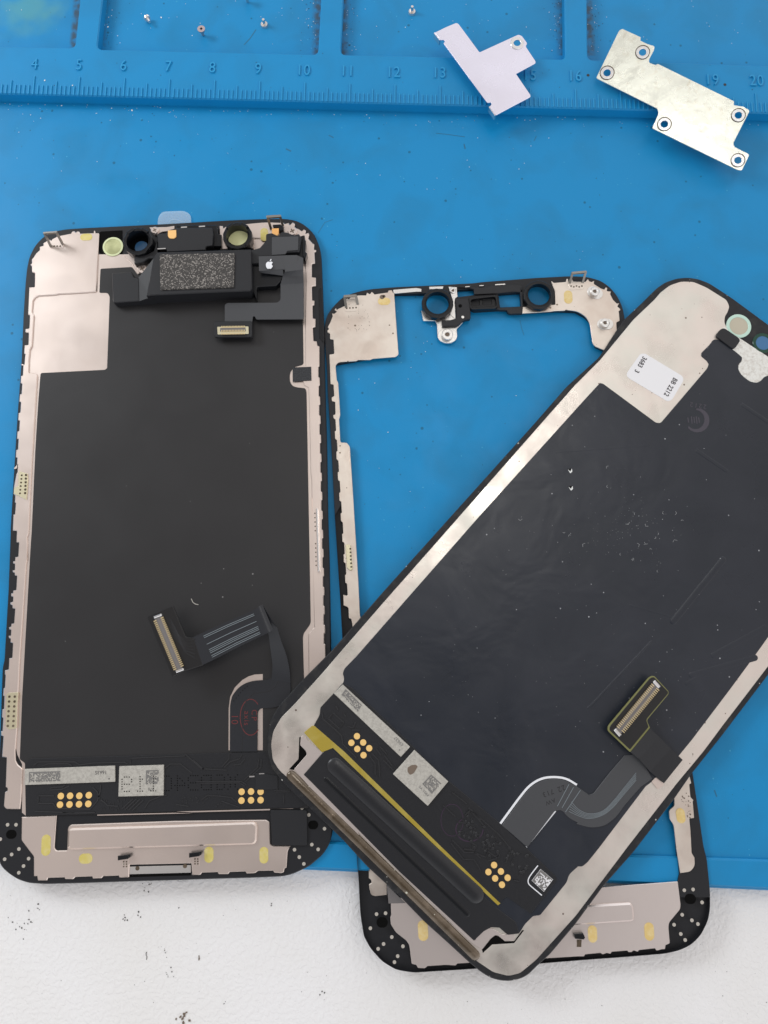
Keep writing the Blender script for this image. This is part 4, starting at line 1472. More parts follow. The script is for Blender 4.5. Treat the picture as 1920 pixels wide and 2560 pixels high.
pB += T('t', (610, 1180, 1), (615, 1300, 1), (650, 1310, 3), (668, 1330, 2), (672, 1440, 2), (700, 1450, 2), (712, 1520), (740, 1700)) + T('F', (925, 2180)) + T('p', (215, 320), (215, 400, 1), (235, 415, 2), (238, 440, 2), (215, 455, 1), (222, 500), (235, 545, 4), (270, 555), (370, 545)) + T('F', (967, 2200), (950, 1950), (905, 1560))
pB += T('t', (797, 1400, 3), (780, 1050), (740, 400), (715, 0)) + T('s', (685, 1400, 5), (650, 1355, 5), (585, 1355, 4), (578, 1330), (565, 1100, 2), (578, 1050, 2), (555, 690, 3), (540, 665, 2), (525, 500, 8), (560, 465, 6)) + T('f', (380, 838), (400, 828), (500, 828), (525, 818), (725, 802, 5), (748, 780, 4))
mb = MB(FB)
mb.poly(pB, .095, .125, bev=.006)
plB = mb.build('side_plate', M['beige2'], Bn, label='left pale plate with toothed edge and square corner')
# silver strip between plate and ring on the top bar
mb = MB(FB)
mb.poly(T('f', (705, 250, 3), (700, 222, 2), (900, 206, 2), (945, 214), (945, 238), (900, 238), (715, 254)), .095, .128, bev=.004)
mb.poly(T('f', (1012, 196), (1135, 192), (1130, 215), (1015, 218)), .095, .128, bev=.004)
mb.build('top_strip', M['silver'], Bn)
# right plate
pR = T('g', (740, 175, 2), (765, 195, 2), (890, 185, 1), (900, 150, 2), (912, 155), (920, 190, 2), (950, 150, 1), (970, 180), (1090, 185), (1120, 155, 1), (1135, 180, 2), (1160, 185), (1185, 172, 1), (1180, 205, 2), (1250, 250), (1290, 265, 1), (1305, 240, 1), (1320, 248), (1315, 280, 2), (1360, 285, 1),
       (1350, 310, 2), (1380, 370), (1420, 410, 1), (1445, 405, 1), (1425, 440, 2), (1455, 465, 1), (1455, 480, 1), (1440, 490), (1450, 590, 2), (1415, 605, 3), (1420, 690)) + T('F', (1551, 900), (1690, 1800))
pR += T('m', (985, 1050), (998, 1100, 2), (980, 1110, 2), (990, 1220, 2), (1015, 1245, 1), (1010, 1260), (1022, 1400, 2), (980, 1405, 3), (990, 1500)) + T('n', (1000, 450), (1002, 460, 2), (1025, 500), (1028, 570, 8), (990, 620, 8), (902, 632, 1), (870, 430), (845, 215, 6), (810, 165, 5), (802, 90, 5), (850, 50, 5)) + T('m', (848, 1220))
pR += T('F', (1600, 1400), (1520, 880)) + T('g', (1190, 852, 6), (1168, 820, 6), (1140, 620, 8), (1100, 545, 10), (1010, 488, 10), (915, 478, 2), (890, 472, 1), (880, 482), (770, 486), (740, 492), (432, 512, 3), (425, 445), (520, 440), (780, 420), (775, 280))
mb = MB(FB)
mb.poly(pR, .095, .125, bev=.006)
plR = mb.build('side_plate', M['beige2'], Bn, label='right pale plate with hooked corner and two standoffs')
# bottom plate
pb = (T('n', (240, 752), (880, 705, 2), (905, 905, 4), (900, 945, 4), (805, 1060, 8), (800, 1100, 6), (812, 1240, 4), (775, 1255), (770, 1290, 2), (745, 1290, 3), (710, 1300, 3), (695, 1300), (685, 1282, 1), (545, 1298, 1), (535, 1312, 2), (500, 1300, 2), (480, 1315, 2), (455, 1315), (445, 1302, 1), (310, 1312, 1),
      (300, 1330, 2), (265, 1322, 2), (235, 1335, 2), (225, 1330), (210, 1322, 1), (80, 1335), (70, 1352, 2), (20, 1352, 2)) + T('F', (1300, 2400), (1190, 2408)) + T('p', (1100, 1130), (980, 1138), (965, 1155, 2), (900, 1150, 2), (870, 1150, 1), (720, 1160, 1), (700, 1178, 2), (640, 1176, 2), (625, 1150), (585, 1140, 3),
      (565, 980, 6), (540, 940, 4), (450, 870, 4), (405, 800, 3), (400, 740), (408, 720), (405, 620)) + T('F', (985, 2245), (1400, 2228)))
mb = MB(FB)
mb.poly(pb, .095, .128, bev=.006)
bpl = mb.build('bottom_plate', M['pink_metal'], Bn)
M['pink_metal'].node_tree.nodes['Principled BSDF'].inputs['Base Color'].default_value = (0.72, 0.65, 0.62, 1)
mb = MB(FB)
mb.poly(T('F', (1120, 2270, 4), (1300, 2260)) + T('n', (130, 910), (475, 890, 5), (500, 930, 4), (505, 1040, 5), (480, 1052, 4), (0, 1085)) + T('F', (1120, 2325, 4)), .12, .175, bev=.030)
mb.build('raised_bar', M['pink_metal'], bpl, smooth=True)
mb = MB(FB)
mb.poly(T('p', (370, 465), (378, 465), (530, 614), (385, 618)), .12, .135)
mb.build('grey_patch', M['pin_grey'], Bn)
# rings and the middle bracket
x, y = T('f', (1085, 338))[0]
cam_ring(FB, x, y, 40, 31, .09, .25, Bn)
x, y = T('g', (612, 318))[0]
cam_ring(FB, x, y, 39, 30, .09, .25, Bn)
mb = MB(FB)
mb.poly(T('f', (1180, 195, 1), (1252, 200, 1), (1255, 262, 1), (1260, 280, 2), (1235, 300), (1240, 480), (1180, 420), (1220, 330)), .07, .115, bev=.004)
mb.poly(T('f', (945, 400), (960, 490, 2), (1065, 490, 2), (1080, 520, 2), (1085, 640, 12), (1130, 682, 10), (1210, 684, 10), (1258, 640, 10), (1250, 560, 4), (1290, 520, 4), (1315, 488), (1240, 470), (1200, 440), (1080, 470)), .05, .10, bev=.006)
mb.build('ring_bracket', M['silver'], Bn)
x, y = T('f', (1170, 605))[0]
def standoff(fr, x, y, r, hb, ht, root, plate=True, rot=0.0):
    if plate:
        mb = MB(fr)
        mb.stadium(x, y + 4, r * 1.75, r * 1.25, hb - .01, hb + .012, rot=rot, bev=.004)
        mb.build('standoff_base', M['silver'], root)
    mb = MB(fr)
    mb.ring(x, y, r, r * .38, hb, ht, .012)
    s = mb.build('standoff', M['silver'], root, smooth=True)
    mb = MB(fr)
    mb.disc(x, y, r * .40, hb, ht - .02)
    mb.build('thread_hole', M['crumb_b'], s)


standoff(FB, x, y, 14, .10, .21, Bn)
x, y = T('g', (1193, 278))[0]
standoff(FB, x, y, 11.5, .125, .25, Bn, rot=-.5)
x, y = T('g', (1300, 605))[0]
standoff(FB, x, y, 11.5, .125, .25, Bn)
x, y = T('f', (1218, 226))[0]
standoff(FB, x, y, 8, .11, .14, Bn, plate=False)
mb = MB(FB)
mb.poly(T('v', (205, 262, 2), (395, 250, 2), (420, 400, 4), (425, 535, 4), (330, 550, 6), (250, 630, 8), (35, 640, 3), (25, 555, 2), (150, 550), (225, 530, 6), (225, 460)), .08, .18, bev=.01)
mb.build('middle_bracket', M['matte_black'], Bn)
mb = MB(FB)
mb.disc(*T('v', (280, 357))[0], 4.5, .17, .184, n=12)
mb.build('bracket_hole', M['hole'], Bn)
MB(FB).disc(*T('v', (315, 512))[0], 3.6, .17, .186, n=12).build('rivet', M['silver'], Bn)
mb = MB(FB)
mb.poly(T('v', (245, 95), (340, 90), (470, 130), (475, 200), (790, 185), (1000, 160), (1140, 170), (1140, 90), (1040, 60), (700, 80), (600, 100), (400, 100)), .07, .14, bev=.008)
mb.poly(T('v', (1115, 100, 2), (1150, 180), (1150, 330), (1140, 460, 2), (960, 468, 5), (935, 440, 4), (925, 415, 4), (820, 415, 3), (770, 400), (795, 380), (850, 380), (1060, 372), (1130, 360), (1110, 180)), .06, .14, bev=.008)
mb.build('top_bracket', M['matte_black'], Bn)
mb = MB(FB)
o1 = rounded(T('v', (400, 225, 8), (780, 205, 10), (800, 230, 6), (805, 360, 8), (760, 395, 8), (440, 405, 10), (410, 380, 6)), 5)
h1 = rounded(T('v', (440, 285), (545, 280), (545, 355), (440, 358)), 2)
h2 = rounded(T('v', (590, 275), (715, 270), (715, 340), (590, 345)), 2)
mb.prism([[FB.L(p[0], p[1], .12)[:2] for p in q] for q in (o1, h1, h2)], .05, .13, .006)
mb.prism([[FB.L(p[0], p[1], .2)[:2] for p in q] for q in (o1, rounded(T('v', (425, 265, 6), (770, 225, 8), (785, 345, 6), (760, 365, 6), (450, 380, 8), (425, 360, 5)), 4))], .12, .20, .006)
mb.build('speaker_mesh_holder', M['gloss_black'], Bn)
mb = MB(FB)
for P_ in ([(350, 88), (412, 84), (412, 94), (350, 98)], [(545, 74), (603, 70), (603, 80), (545, 84)], [(762, 58), (900, 50), (902, 64), (765, 72)]):
    mb.poly(T('v', *P_), .1, .15)
mb.build('metal_tongue', M['silver'], Bn)
# yellow marks
for c_, x, y, rx, ry, rot in (('f', 623, 322, 15.5, 9.5, 0), ('g', 915, 342, 10.5, 17.5, 0), ('m', 905, 1380, 11, 18, .1), ('n', 143, 1158, 11.5, 20, 0), ('n', 633, 1137, 12, 21, 0), ('p', 683, 852, 12.5, 24, .05)):
    x, y = T(c_, (x, y))[0]
    MB(FB).stadium(x, y, rx, ry, .124, .131 if y < 2100 else .133, rot=rot).build('yellow_mark', M['yellow_b'], Bn)
mb = MB(FB)
mb.disc(*T('f', (605, 285))[0], 6, .124, .132, n=9)
mb.disc(*T('f', (622, 278))[0], 4, .124, .132, n=7)
mb.build('dark_smudge', M['crumb_b'], Bn)
# corner dots
for c_, L_ in (('n', [(936, 780), (1012, 773), (1090, 885), (918, 992), (1002, 1040), (848, 1078), (1054, 1072), (906, 1158), (944, 1210)]),
               ('p', [(281, 710), (359, 702), (228, 832), (413, 908), (342, 968), (295, 1010), (509, 988), (464, 1073), (436, 1125)])):
    for x, y in T(c_, *L_):
        MB(FB).disc(x, y, 4.4, .10, .109, n=12).build('pin_dot', M['dot'], hB)
for c_, (x, y) in (('n', (988, 855)), ('p', (330, 782))):
    x, y = T(c_, (x, y))[0]
    mb = MB(FB)
    mb.stadium(x, y, 14, 12, .10, .108)
    mb.build('oval_recess', M['hole'], hB)
# spring lugs
mb = MB(FB)
mb.wire(T('f', (295, 375, .13), (280, 280, .22), (380, 275, .22), (395, 345, .13)), .05, .03)
o = mb.build('spring_loop', M['spring'], Bn)
mb = MB(FB)
mb.poly(T('f', (275, 380, 3), (400, 350, 3), (405, 390, 3), (380, 405, 3), (290, 412, 4)), .12, .135, bev=.003)
mb.build('weld_tab', M['beige2'], o)
mb = MB(FB)
for k in range(4):
    mb.disc(*T('f', (300 + k * 27, 382 - k * 2))[0], 2.2, .132, .138, n=8)
mb.build('weld_spot', M['brown'], o)
mb = MB(FB)
mb.wire(T('g', (930, 195, .13), (958, 96, .32), (1095, 84, .32), (1065, 190, .13)), .045, .04)
o = mb.build('spring_loop', M['spring'], Bn)
mb = MB(FB)
mb.poly(T('g', (915, 200, 3), (1085, 195, 3), (1082, 250, 4), (1060, 262, 3), (930, 268, 4)), .12, .135, bev=.003)
mb.build('weld_tab', M['beige2'], o)
mb = MB(FB)
for k in range(5):
    mb.disc(*T('g', (945 + k * 28, 228 + (k % 2) * 8))[0], 2.2, .132, .138, n=8)
mb.build('weld_spot', M['brown'], o)
# silver clip on the left strip
mb = MB(FB)
mb.poly(T('t', (635, 625, 2), (690, 625, 2), (715, 880, 3), (712, 905, 2), (685, 912, 3), (650, 880, 2)), .12, .17, bev=.008)
o = mb.build('gold_clip', M['goldclip'], Bn)
mb = MB(FB)
for k in range(6):
    mb.disc(*T('t', (690 + k * 2, 672 + k * 40))[0], 2.6, .165, .174, n=10)
mb.build('weld_spot', M['brown'], o)
# lugs on bottom plate
x, y = T('n', (35, 1180))[0]
mb = MB(FB)
mb.poly([(x - 15, y - 6), (x + 8, y - 8), (x + 13, y + 3), (x + 10, y + 8), (x - 12, y + 6)], .128, .20, bev=.01)
o = mb.build('spring_lug', M['gloss_black'], Bn)
mb = MB(FB)
mb.poly([(x - 8, y + 8), (x + 4, y + 8), (x + 3, y + 26), (x - 8, y + 26)], .125, .134)
mb.build('weld_tab', M['brown'], o)
mb = MB(FB)
for k in range(26):
    x, y = T('m', (930 + random.uniform(-20, 60), 1180 + random.uniform(0, 220)))[0]
    mb.disc(x, y, random.uniform(.7, 2.0), .124, .129, n=6)
for k in range(40):
    x, y = T('f', (300 + random.uniform(-20, 200), 350 + random.uniform(0, 230)))[0]
    mb.disc(x, y, random.uniform(.5, 1.1), .124, .127, n=6)
mb.build('dirt_spots', M['crumb_b'], Bn)

# ==================================================================================================
# PHONE C : dusty screen lying askew on top
# ==================================================================================================
GX = -0.009
FC = Frame(1300, 1600, 0.449, GX, 0.0)
C = thing('phone_screen', FC, 'dusty phone screen lying askew on the bare chassis, with worn bright rim and white label', 'phone screen')
oC = T('F', (1500, 891), (1558, 801), (1606, 756), (1642, 720), (1664, 705), (1692, 695.5), (1718, 693), (1743, 695.7), (1773, 706.6), (1829, 743), (1920, 810), (2270, 1062), (2320, 1105), (2330, 1150), (2312, 1182), (1920, 1689), (1804.6, 1841), (1729, 1936), (1689, 1994), (1585, 2130), (1509, 2216), (1440, 2310),
       (1376, 2386), (1340, 2419), (1323, 2436), (1305, 2447), (1274, 2454), (1248, 2452), (1225, 2445), (1201, 2430), (1170, 2404), (1120, 2358), (1062, 2306), (999, 2241), (918, 2167), (860, 2103), (848, 2091), (776, 2022), (715, 1964), (695, 1941), (677, 1916), (668, 1880), (668, 1840), (678, 1796), (698, 1763), (758, 1698), (833.6, 1622), (960, 1477), (1200, 1210), (1335, 1060), (1417, 966))
H0 = .12
mb = MB(FC)
mb.poly(oC, 0, H0, r=10, bev=.02)
body = mb.build('glass_body', M['old_black'], C)
# rim plate: one metal sheet; the foil lies on top of it
rim = (T('h', (-250, 1120), (0, 870), (330, 470), (540, 270), (600, 200), (690, 130, 8), (800, 93, 8), (920, 95, 8), (1050, 150, 8), (1250, 275, 6), (1280, 340, 6), (1262, 395, 5), (1235, 440, 5), (1230, 500, 5), (1258, 560, 4), (1390, 670), (1659, 835), (2500, 1420), (3150, 1950), (3090, 2050)) +
       T('m', (1659, 92), (1270, 600), (1100, 828), (870, 1105), (440, 1659)) + T('n', (0, 1000)) + T('p', (1659, 1108, 8), (1520, 1222, 8), (1420, 1245, 8), (1290, 1212, 6), (1150, 1118, 2), (1050, 1000), (200, 200)) +
       T('k', (700, 1500), (240, 1085), (190, 1040, 2), (130, 985, 8), (75, 900, 8), (60, 760, 10), (80, 650, 8), (150, 530, 8), (260, 420), (520, 130), (640, -10)) + T('t', (1062, 1260)))
mb = MB(FC)
mb.poly(rim, H0 - .02, H0 + .014, r=2, bev=.006)
rimo = mb.build('metal_rim', M['rim_metal'], C)
foil = (T('h', (0, 1095), (30, 1100, 5), (555, 1488, 5), (600, 1490, 5), (1062, 948, 6), (1075, 910, 5), (1060, 880, 5), (1000, 830, 6), (1000, 800, 6), (1080, 720, 2), (1120, 665, 5), (1165, 665, 5), (1310, 762), (1385, 822, 4), (1406, 850, 5), (1400, 880, 5), (1370, 910, 6), (1364, 960, 8), (1400, 1020, 8), (1480, 1082, 8), (1545, 1095, 8), (1590, 1075, 6), (1620, 1035, 6), (1670, 1018, 6), (2300, 1480), (2850, 1900), (2700, 2150)) +
        T('m', (1559, -20), (1340, 278), (1000, 728), (885, 868), (640, 1100, 3), (605, 1125), (200, 1659)) + T('n', (100, 540, 6), (55, 576, 4), (0, 574)) + T('l', (1540, 920, 8), (1462, 990, 8), (1440, 1060, 6), (1212, 1342, 4), (1150, 1350, 4), (1080, 1420, 4), (1030, 1500, 4), (930, 1510), (860, 1450), (790, 1445, 5), (730, 1480), (640, 1560), (500, 1430)) +
        T('k', (345, 1025, 1), (555, 780), (430, 600), (470, 530, 3), (482, 500, 3), (487, 445, 4), (590, 335), (688, 225, 3), (692, 190, 5), (680, 150, 5), (695, 108, 6), (800, 0)) + T('y', (0, 665), (600, 0)))
mb = MB(FC)
mb.poly(foil, H0, H0 + .026, r=1, bev=.006)
foilo = mb.build('foil_backing', M['foil'], C)
HF = H0 + .026
# ridges and creases in the foil
for a, b, w, hh in (((1410, 905), (1100, 1290), 14, .020), ((990, 1385), (620, 1780), 5, .016), ((1240, 285), (1430, 415), 8, .012), ((1600, 1480), (1200, 1590), 12, .010), ((1659, 1300), (1330, 1480), 12, .010), ((1420, 1520), (1180, 1640), 10, .008), ((1500, 20), (1900, 290), 8, .012), ((420, 300), (980, 260), 7, .006), ((860, 1180), (1140, 1260), 5, .006)):
    A_, B_ = T('y', a, b)
    mb = MB(FC)
    mb.bar(A_, B_, w * 1.3, HF - .002, hh * .5, seg=8, ends=3)
    mb.build('foil_crease', M['foil'], foilo, smooth=True)
mb = MB(FC)
for (x, y) in T('y', (518, 408), (522, 508)):
    mb.poly([(x - 5, y - 3), (x + 5, y - 5), (x + 6, y + 2), (x + 1, y + 6)], HF - .002, HF + .004)
mb.build('torn_nick', M['crumb_w'], foilo)
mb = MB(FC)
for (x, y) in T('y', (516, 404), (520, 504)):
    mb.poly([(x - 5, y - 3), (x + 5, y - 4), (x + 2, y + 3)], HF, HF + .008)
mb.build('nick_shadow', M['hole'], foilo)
# crescent print and date
mb = MB(FC)
x, y = T('h', (962, 1465))[0]
cp = [(x + 30 * math.cos(a), y + 30 * math.sin(a)) for a in [(-95 + 235 * k / 22) * math.pi / 180 for k in range(23)]]
ci = [(x - 5 + 22.5 * math.cos(a), y - 2 + 24 * math.sin(a)) for a in [(140 - 225 * k / 22) * math.pi / 180 for k in range(23)]]
mb.poly(cp + ci, HF, HF + .003)
mb.text('2212', *T('h', (970, 1318))[0], 12, 170, HF, HF + .003, space=1.3)
for dx, ln in ((-95, 28), (-60, 40), (-35, 34), (-12, 40), (12, 30)):
    a_, b_ = T('h', (962 + dx, 1465 - ln), (962 + dx + 8, 1465 + ln * .8))
    mb.box(a_, b_, 2.6, HF, HF + .003)
mb.build('crescent_print', M['dimink'], foilo, normals=False)
# rough patch top right and the black bar, the windows
mb = MB(FC)
mb.poly(T('x', (430, 530), (470, 500), (560, 590), (720, 690), (1171, 985), (1400, 1150), (1400, 1260), (1171, 1285), (1110, 1340, 6), (1060, 1395, 6), (990, 1412, 8), (880, 1395, 8), (730, 1275, 8), (685, 1190, 8), (700, 1110, 6), (755, 1050, 5), (755, 1000, 6), (600, 875), (520, 800)), H0 + .01, H0 + .020, bev=.003)
mb.build('silver_patch', M['sparkle'], rimo)
mb = MB(FC)
mb.poly(T('x', (440, 522, 8), (480, 530, 5), (700, 680, 5), (722, 725, 5), (640, 845, 6), (590, 850, 5), (340, 660, 5), (335, 620, 5), (400, 540, 5)), H0, H0 + .07, bev=.008)
mb.build('black_block', M['matte_black'], C)
x, y = T('h', (1372, 532))[0]
MB(FC).ring(x, y, 31, 23, H0, H0 + .02, .005).build('mint_ring', M['mint'], C, smooth=True)
MB(FC).disc(x, y, 23.4, H0 - .01, H0 + .012, n=32).build('sensor_window', M['lensbeige'], C)
x, y = T('h', (1612, 700))[0]
MB(FC).ring(x, y, 26, 18, H0, H0 + .02, .005).build('dark_green_ring', M['darkgreen'], C, smooth=True)
MB(FC).disc(x, y, 18.4, H0 - .01, H0 + .012, n=32).build('sensor_window', M['lensblue'], C)
# paper label
mb = MB(FC)
mb.poly(T('h', (425, 805, 8), (450, 808, 5), (815, 1028, 8), (826, 1068, 8), (712, 1262, 8), (668, 1278, 8), (272, 1040, 8), (262, 1002, 8), (395, 812, 5)), H0 + .014, H0 + .021)
lb = mb.build('paper_label', M['label'], C)
ang = -math.degrees(math.atan2(155, -95))
mb = MB(FC)
mb.text('BB 2212', *T('h', (697, 1135))[0], 12, ang, H0 + .02, H0 + .024, sx=.88, space=1.05, bold=.018)
mb.text('3683  3', *T('h', (400, 915))[0], 12, ang, H0 + .02, H0 + .024, sx=.86, space=1.05, bold=.018)
mb.build('label_writing', M['ink'], lb, normals=False)
# bottom area: amber film, pinkish strip, foil tape with ridge and dark groove, brown bar
mb = MB(FC)
mb.poly(T('k', (345, 662, 2), (415, 603, 2), (440, 605), (700, 830), (1530, 1645)) + T('l', (868, 1240), (846, 1257), (0, 452)) + T('k', (596, 795), (500, 832)), H0, H0 + .046, bev=.004)
mb.build('amber_film', M['amber'], C)
mb = MB(FC)
mb.poly(T('k', (318, 700, 3), (335, 685, 3), (510, 835), (345, 1025), (1010, 1659)) + T('p', (1130, 935), (1185, 858, 6), (1262, 825, 8), (1310, 848, 5), (1362, 885, 4), (1465, 882, 3), (1482, 912, 4), (1465, 942, 4), (1390, 942, 4), (1335, 898, 3), (1308, 892, 3), (1270, 920, 4), (1192, 1018, 3)) +
        T('p', (1100, 960), (120, 0)) + T('k', (860, 1659), (258, 980, 2), (370, 852, 6), (362, 822, 4), (312, 770, 4)), H0 + .01, H0 + .030, bev=.005)
mb.build('pink_strip', M['pink_metal'], C)
mb = MB(FC)
mb.poly(T('k', (305, 700, 2), (318, 700), (312, 770, 4), (365, 822, 4), (370, 852, 5), (258, 985), (215, 980), (298, 890, 3)), H0 + .01, H0 + .018)
mb.poly(T('p', (1192, 1018), (1270, 922), (1308, 892), (1335, 900), (1390, 944), (1470, 944), (1540, 850), (1555, 850), (1470, 960), (1280, 972), (1200, 1045)), H0 + .01, H0 + .0185)
mb.build('dark_gap', M['hole'], C)
mb = MB(FC)
mb.poly(T('k', (553, 782, 1), (700, 905), (1200, 1400)) + T('l', (300, 810), (850, 1290), (1000, 1400), (1030, 1500), (930, 1512, 3), (860, 1450), (790, 1445, 5), (725, 1480), (640, 1562), (0, 970)) + T('k', (345, 1025)), H0 + .02, H0 + .042, bev=.005)
tape = mb.build('black_tape', M['tape'], C)
mb = MB(FC)
mb.bar(T('k', (560, 900))[0], T('l', (710, 1215))[0], 42, H0 + .038, .050, seg=12)
mb.build('tape_ridge_groove', M['tape'], tape, smooth=True)
mb = MB(FC)
mb.bar(T('k', (520, 1050))[0], T('l', (600, 1350))[0], 15, H0 + .038, .016, seg=10)
mb.build('tape_ridge_groove', M['gloss_black'], tape, smooth=True)  # low darker bar for the groove: its shade put into colour and shape
mb = MB(FC)
mb.bar(T('k', (205, 1000))[0], T('p', (1165, 1095))[0], 25, H0 + .004, .065, seg=14, ends=3)
mb.build('varnished_bar', M['brown'], C, smooth=True)
# flex board with chips
HB = H0 + .045
mb = MB(FC)
mb.poly(T('k', (590, 335, 2), (685, 235, 3), (760, 275), (1270, 765, 2)) + T('l', (230, 8), (430, 190), (880, 560), (1090, 760), (1350, 1010, 8), (1355, 1040, 5), (1240, 1190, 4), (1130, 1330), (920, 1180), (860, 1235), (0, 420)) + T('k', (430, 600, 2), (470, 530, 3), (482, 500, 3), (487, 445, 4)), H0 + .01, HB, bev=.006)
bd = mb.build('flex_board', M['board'], C)
ch = chip(T('k', (680, 246), (1262, 785), (1182, 872), (602, 322)), C, FC, HB)
datamatrix(FC, T('k', (705, 285), (845, 425), (810, 480), (670, 335)), HB + .0365, 18, 9, ch, 9, .5)
mb = MB(FC)
mb.text('69637', *T('k', (1165, 737))[0], 8, 136, HB + .034, HB + .037).disc(*T('k', (1172, 812))[0], 1.8, HB + .034, HB + .037, n=8)
mb.build('printed_number', M['greyink'], ch, normals=False)
ch = chip(T('k', (1300, 812), (1592, 1085), (1415, 1296), (1114, 1020)), C, FC, HB)
datamatrix(FC, T('k', (1445, 1025), (1530, 1100), (1450, 1190), (1368, 1105)), HB + .0365, 12, 12, ch, 11, .5)
mb = MB(FC)
mb.text('0A Y064', *T('k', (1380, 1168))[0], 6.5, -45, HB + .034, HB + .037)
mb.build('printed_number', M['greyink'], ch, normals=False)
mb = MB(FC)
mb.poly(T('k', (1240, 965, 3), (1275, 942, 3), (1310, 940), (1328, 952, 2), (1312, 985, 3), (1290, 1015, 3), (1262, 1028, 3), (1240, 1000, 3)), HB + .034, HB + .038)
mb.build('burnt_spot', M['crumb_b'], ch)
for c_, L_ in (('k', [(803, 693), (755, 750), (857, 747), (806, 803), (909, 797), (860, 857)]), ('l', [(813, 908), (764, 968), (872, 963), (822, 1023), (930, 1018), (881, 1078)])):
    for x, y in T(c_, *L_):
        MB(FC).disc(x, y, 7.8, HB - .002, HB + .007, n=20).build('gold_pad', M['gold'], bd)
mb = MB(FC)
TR = [T('k', (500, 490), (510, 545), (620, 640), (670, 690), (680, 760), (800, 880)), T('k', (555, 540), (595, 490), (690, 575), (650, 625), (555, 540)), T('k', (930, 840), (990, 900), (1000, 1050)), T('k', (910, 860), (960, 930), (960, 1030)),
      T('k', (720, 610), (770, 620), (790, 570)), T('k', (760, 640), (830, 640)), T('k', (620, 430), (640, 470)), T('k', (690, 500), (710, 530)), T('k', (970, 800), (1010, 860)), T('k', (1000, 780), (1060, 850)), T('k', (1040, 860), (1110, 950)), T('k', (1030, 900), (1120, 990)),
      T('l', (370, 390), (480, 490)), T('l', (450, 280), (580, 380)), T('l', (590, 410), (760, 560), (860, 650), (960, 770)), T('l', (610, 440), (720, 560)), T('l', (450, 690), (560, 800), (640, 800), (700, 850)), T('l', (440, 720), (550, 860), (640, 862), (700, 960)),
      T('l', (640, 800), (740, 840), (760, 790), (860, 860)), T('l', (760, 870), (850, 850), (860, 820), (830, 790)), T('l', (980, 1040), (1030, 1050)), T('l', (560, 480), (600, 440), (650, 460), (700, 520)), T('l', (500, 540), (570, 545)), T('l', (550, 770), (640, 780), (660, 740), (600, 700))]
for t_ in TR:
    mb.ribbon(t_, 3.2, HB - .002, HB + .016)
rs = random.Random(4)
for k in range(46):
    s_ = rs.random()
    x0, y0 = 520 + 560 * s_ + rs.uniform(-50, 70), 590 + 380 * s_ + rs.uniform(-130, 60)
    x, y = T('l', (x0, y0))[0]
    if abs(x0 - 850) < 120 and y0 > 860:
        continue
    a = rs.uniform(0, 6.28)
    mb.disc(x, y, 3.6, HB - .002, HB + .014, .004, n=10)
    mb.ribbon([(x, y), (x + 9 * math.cos(a), y + 9 * math.sin(a)), (x + 13 * math.cos(a + .5), y + 13 * math.sin(a + .5))], 2.2, HB - .002, HB + .011)
mb.build('traces', M['trace'], bd)
mb = MB(FC)
x, y = T('l', (450, 520))[0]
c_ = [(x + 28 * math.cos(k * .22), y + 40 * math.sin(k * .22)) for k in range(29)]
mb.ribbon(c_, 1.6, HB, HB + .003)
x, y = T('l', (600, 600))[0]
mb.ribbon([(x + 34 * math.cos(k * .22), y + 30 * math.sin(k * .22)) for k in range(20)], 2.6, HB, HB + .0035)
mb.build('violet_stamp', M['violet'], bd)
mb = MB(FC)
mb.ribbon(curve(T('l', (1192, 912), (1108, 1020), (1106, 1065), (1130, 1090), (1226, 1170)), 2), 2.4, HB - .002, HB + .008)
mb.build('white_guide_line', M['white'], bd)
mb = MB(FC)
P_ = [FC.L(p[0], p[1], HB + .002) for p in T('l', (1215, 942), (1322, 1032), (1242, 1138), (1138, 1042))]
mb.prism([[p[:2] for p in P_]], HB - .005, HB + .004)
dm = mb.build('code_tile', M['label'], bd)
datamatrix(FC, T('l', (1217, 946), (1318, 1032), (1242, 1134), (1142, 1042)), HB + .0065, 12, 12, dm, 21, .50)
# tail of C
mb = MB(FC)
mb.ribbon(curve(T('l', (866, 552), (1050, 300), (1130, 210), (1230, 155), (1340, 145), (1440, 160), (1528, 215)), 2), 5.2, HF - .002, HF + .012)
mb.build('bright_edge', M['white'], C)
mb = MB(FC)
mb.ribbon(T('l', (1092, 752), (1345, 440)), 3.2, HF - .002, HF + .012)
mb.build('bright_edge', M['white'], C)
mb = MB(FC)
mb.poly(T('l', (880, 565), (1060, 315), (1140, 225, 12), (1240, 172, 12), (1340, 160, 12), (1430, 175, 10), (1520, 225, 8), (1560, 250), (1630, 300, 10), (1640, 310)) + T('m', (110, 1200, 6), (150, 1190, 8), (290, 1010), (420, 860), (520, 850), (560, 880), (660, 1060), (560, 1130), (420, 1290), (345, 1395, 14), (250, 1468, 14), (130, 1487, 14), (0, 1450, 10)) +
        T('l', (1540, 545, 10), (1450, 495, 10), (1400, 432, 8), (1340, 438, 5), (1100, 755), (980, 650)), HF - .002, HF + .022, r=2, bev=.005)
tl = mb.build('display_flex_tail', M['flex'], C)
mb = MB(FC)
for k in range(5):
    o_ = k * 13
    mb.ribbon(curve(T('m', (-40 - o_ * .4, 1260 + o_ * 1.6), (20, 1330 + o_), (110, 1370 + o_ * .8), (230, 1350 + o_ * .6), (320, 1260 + o_), (400, 1160 + o_), (520, 1010 + o_ * 1.2)), 2), 1.3, HF + .02, HF + .027)
mb.ribbon(T('l', (1460, 210), (1360, 400)), 1.6, HF + .02, HF + .026)
mb.ribbon(T('l', (1500, 235), (1400, 415)), 1.6, HF + .02, HF + .026)
mb.ribbon(T('l', (1560, 260), (1430, 450)), 1.6, HF + .02, HF + .026)
mb.build('traces', M['trace_light'], tl)
mb = MB(FC)
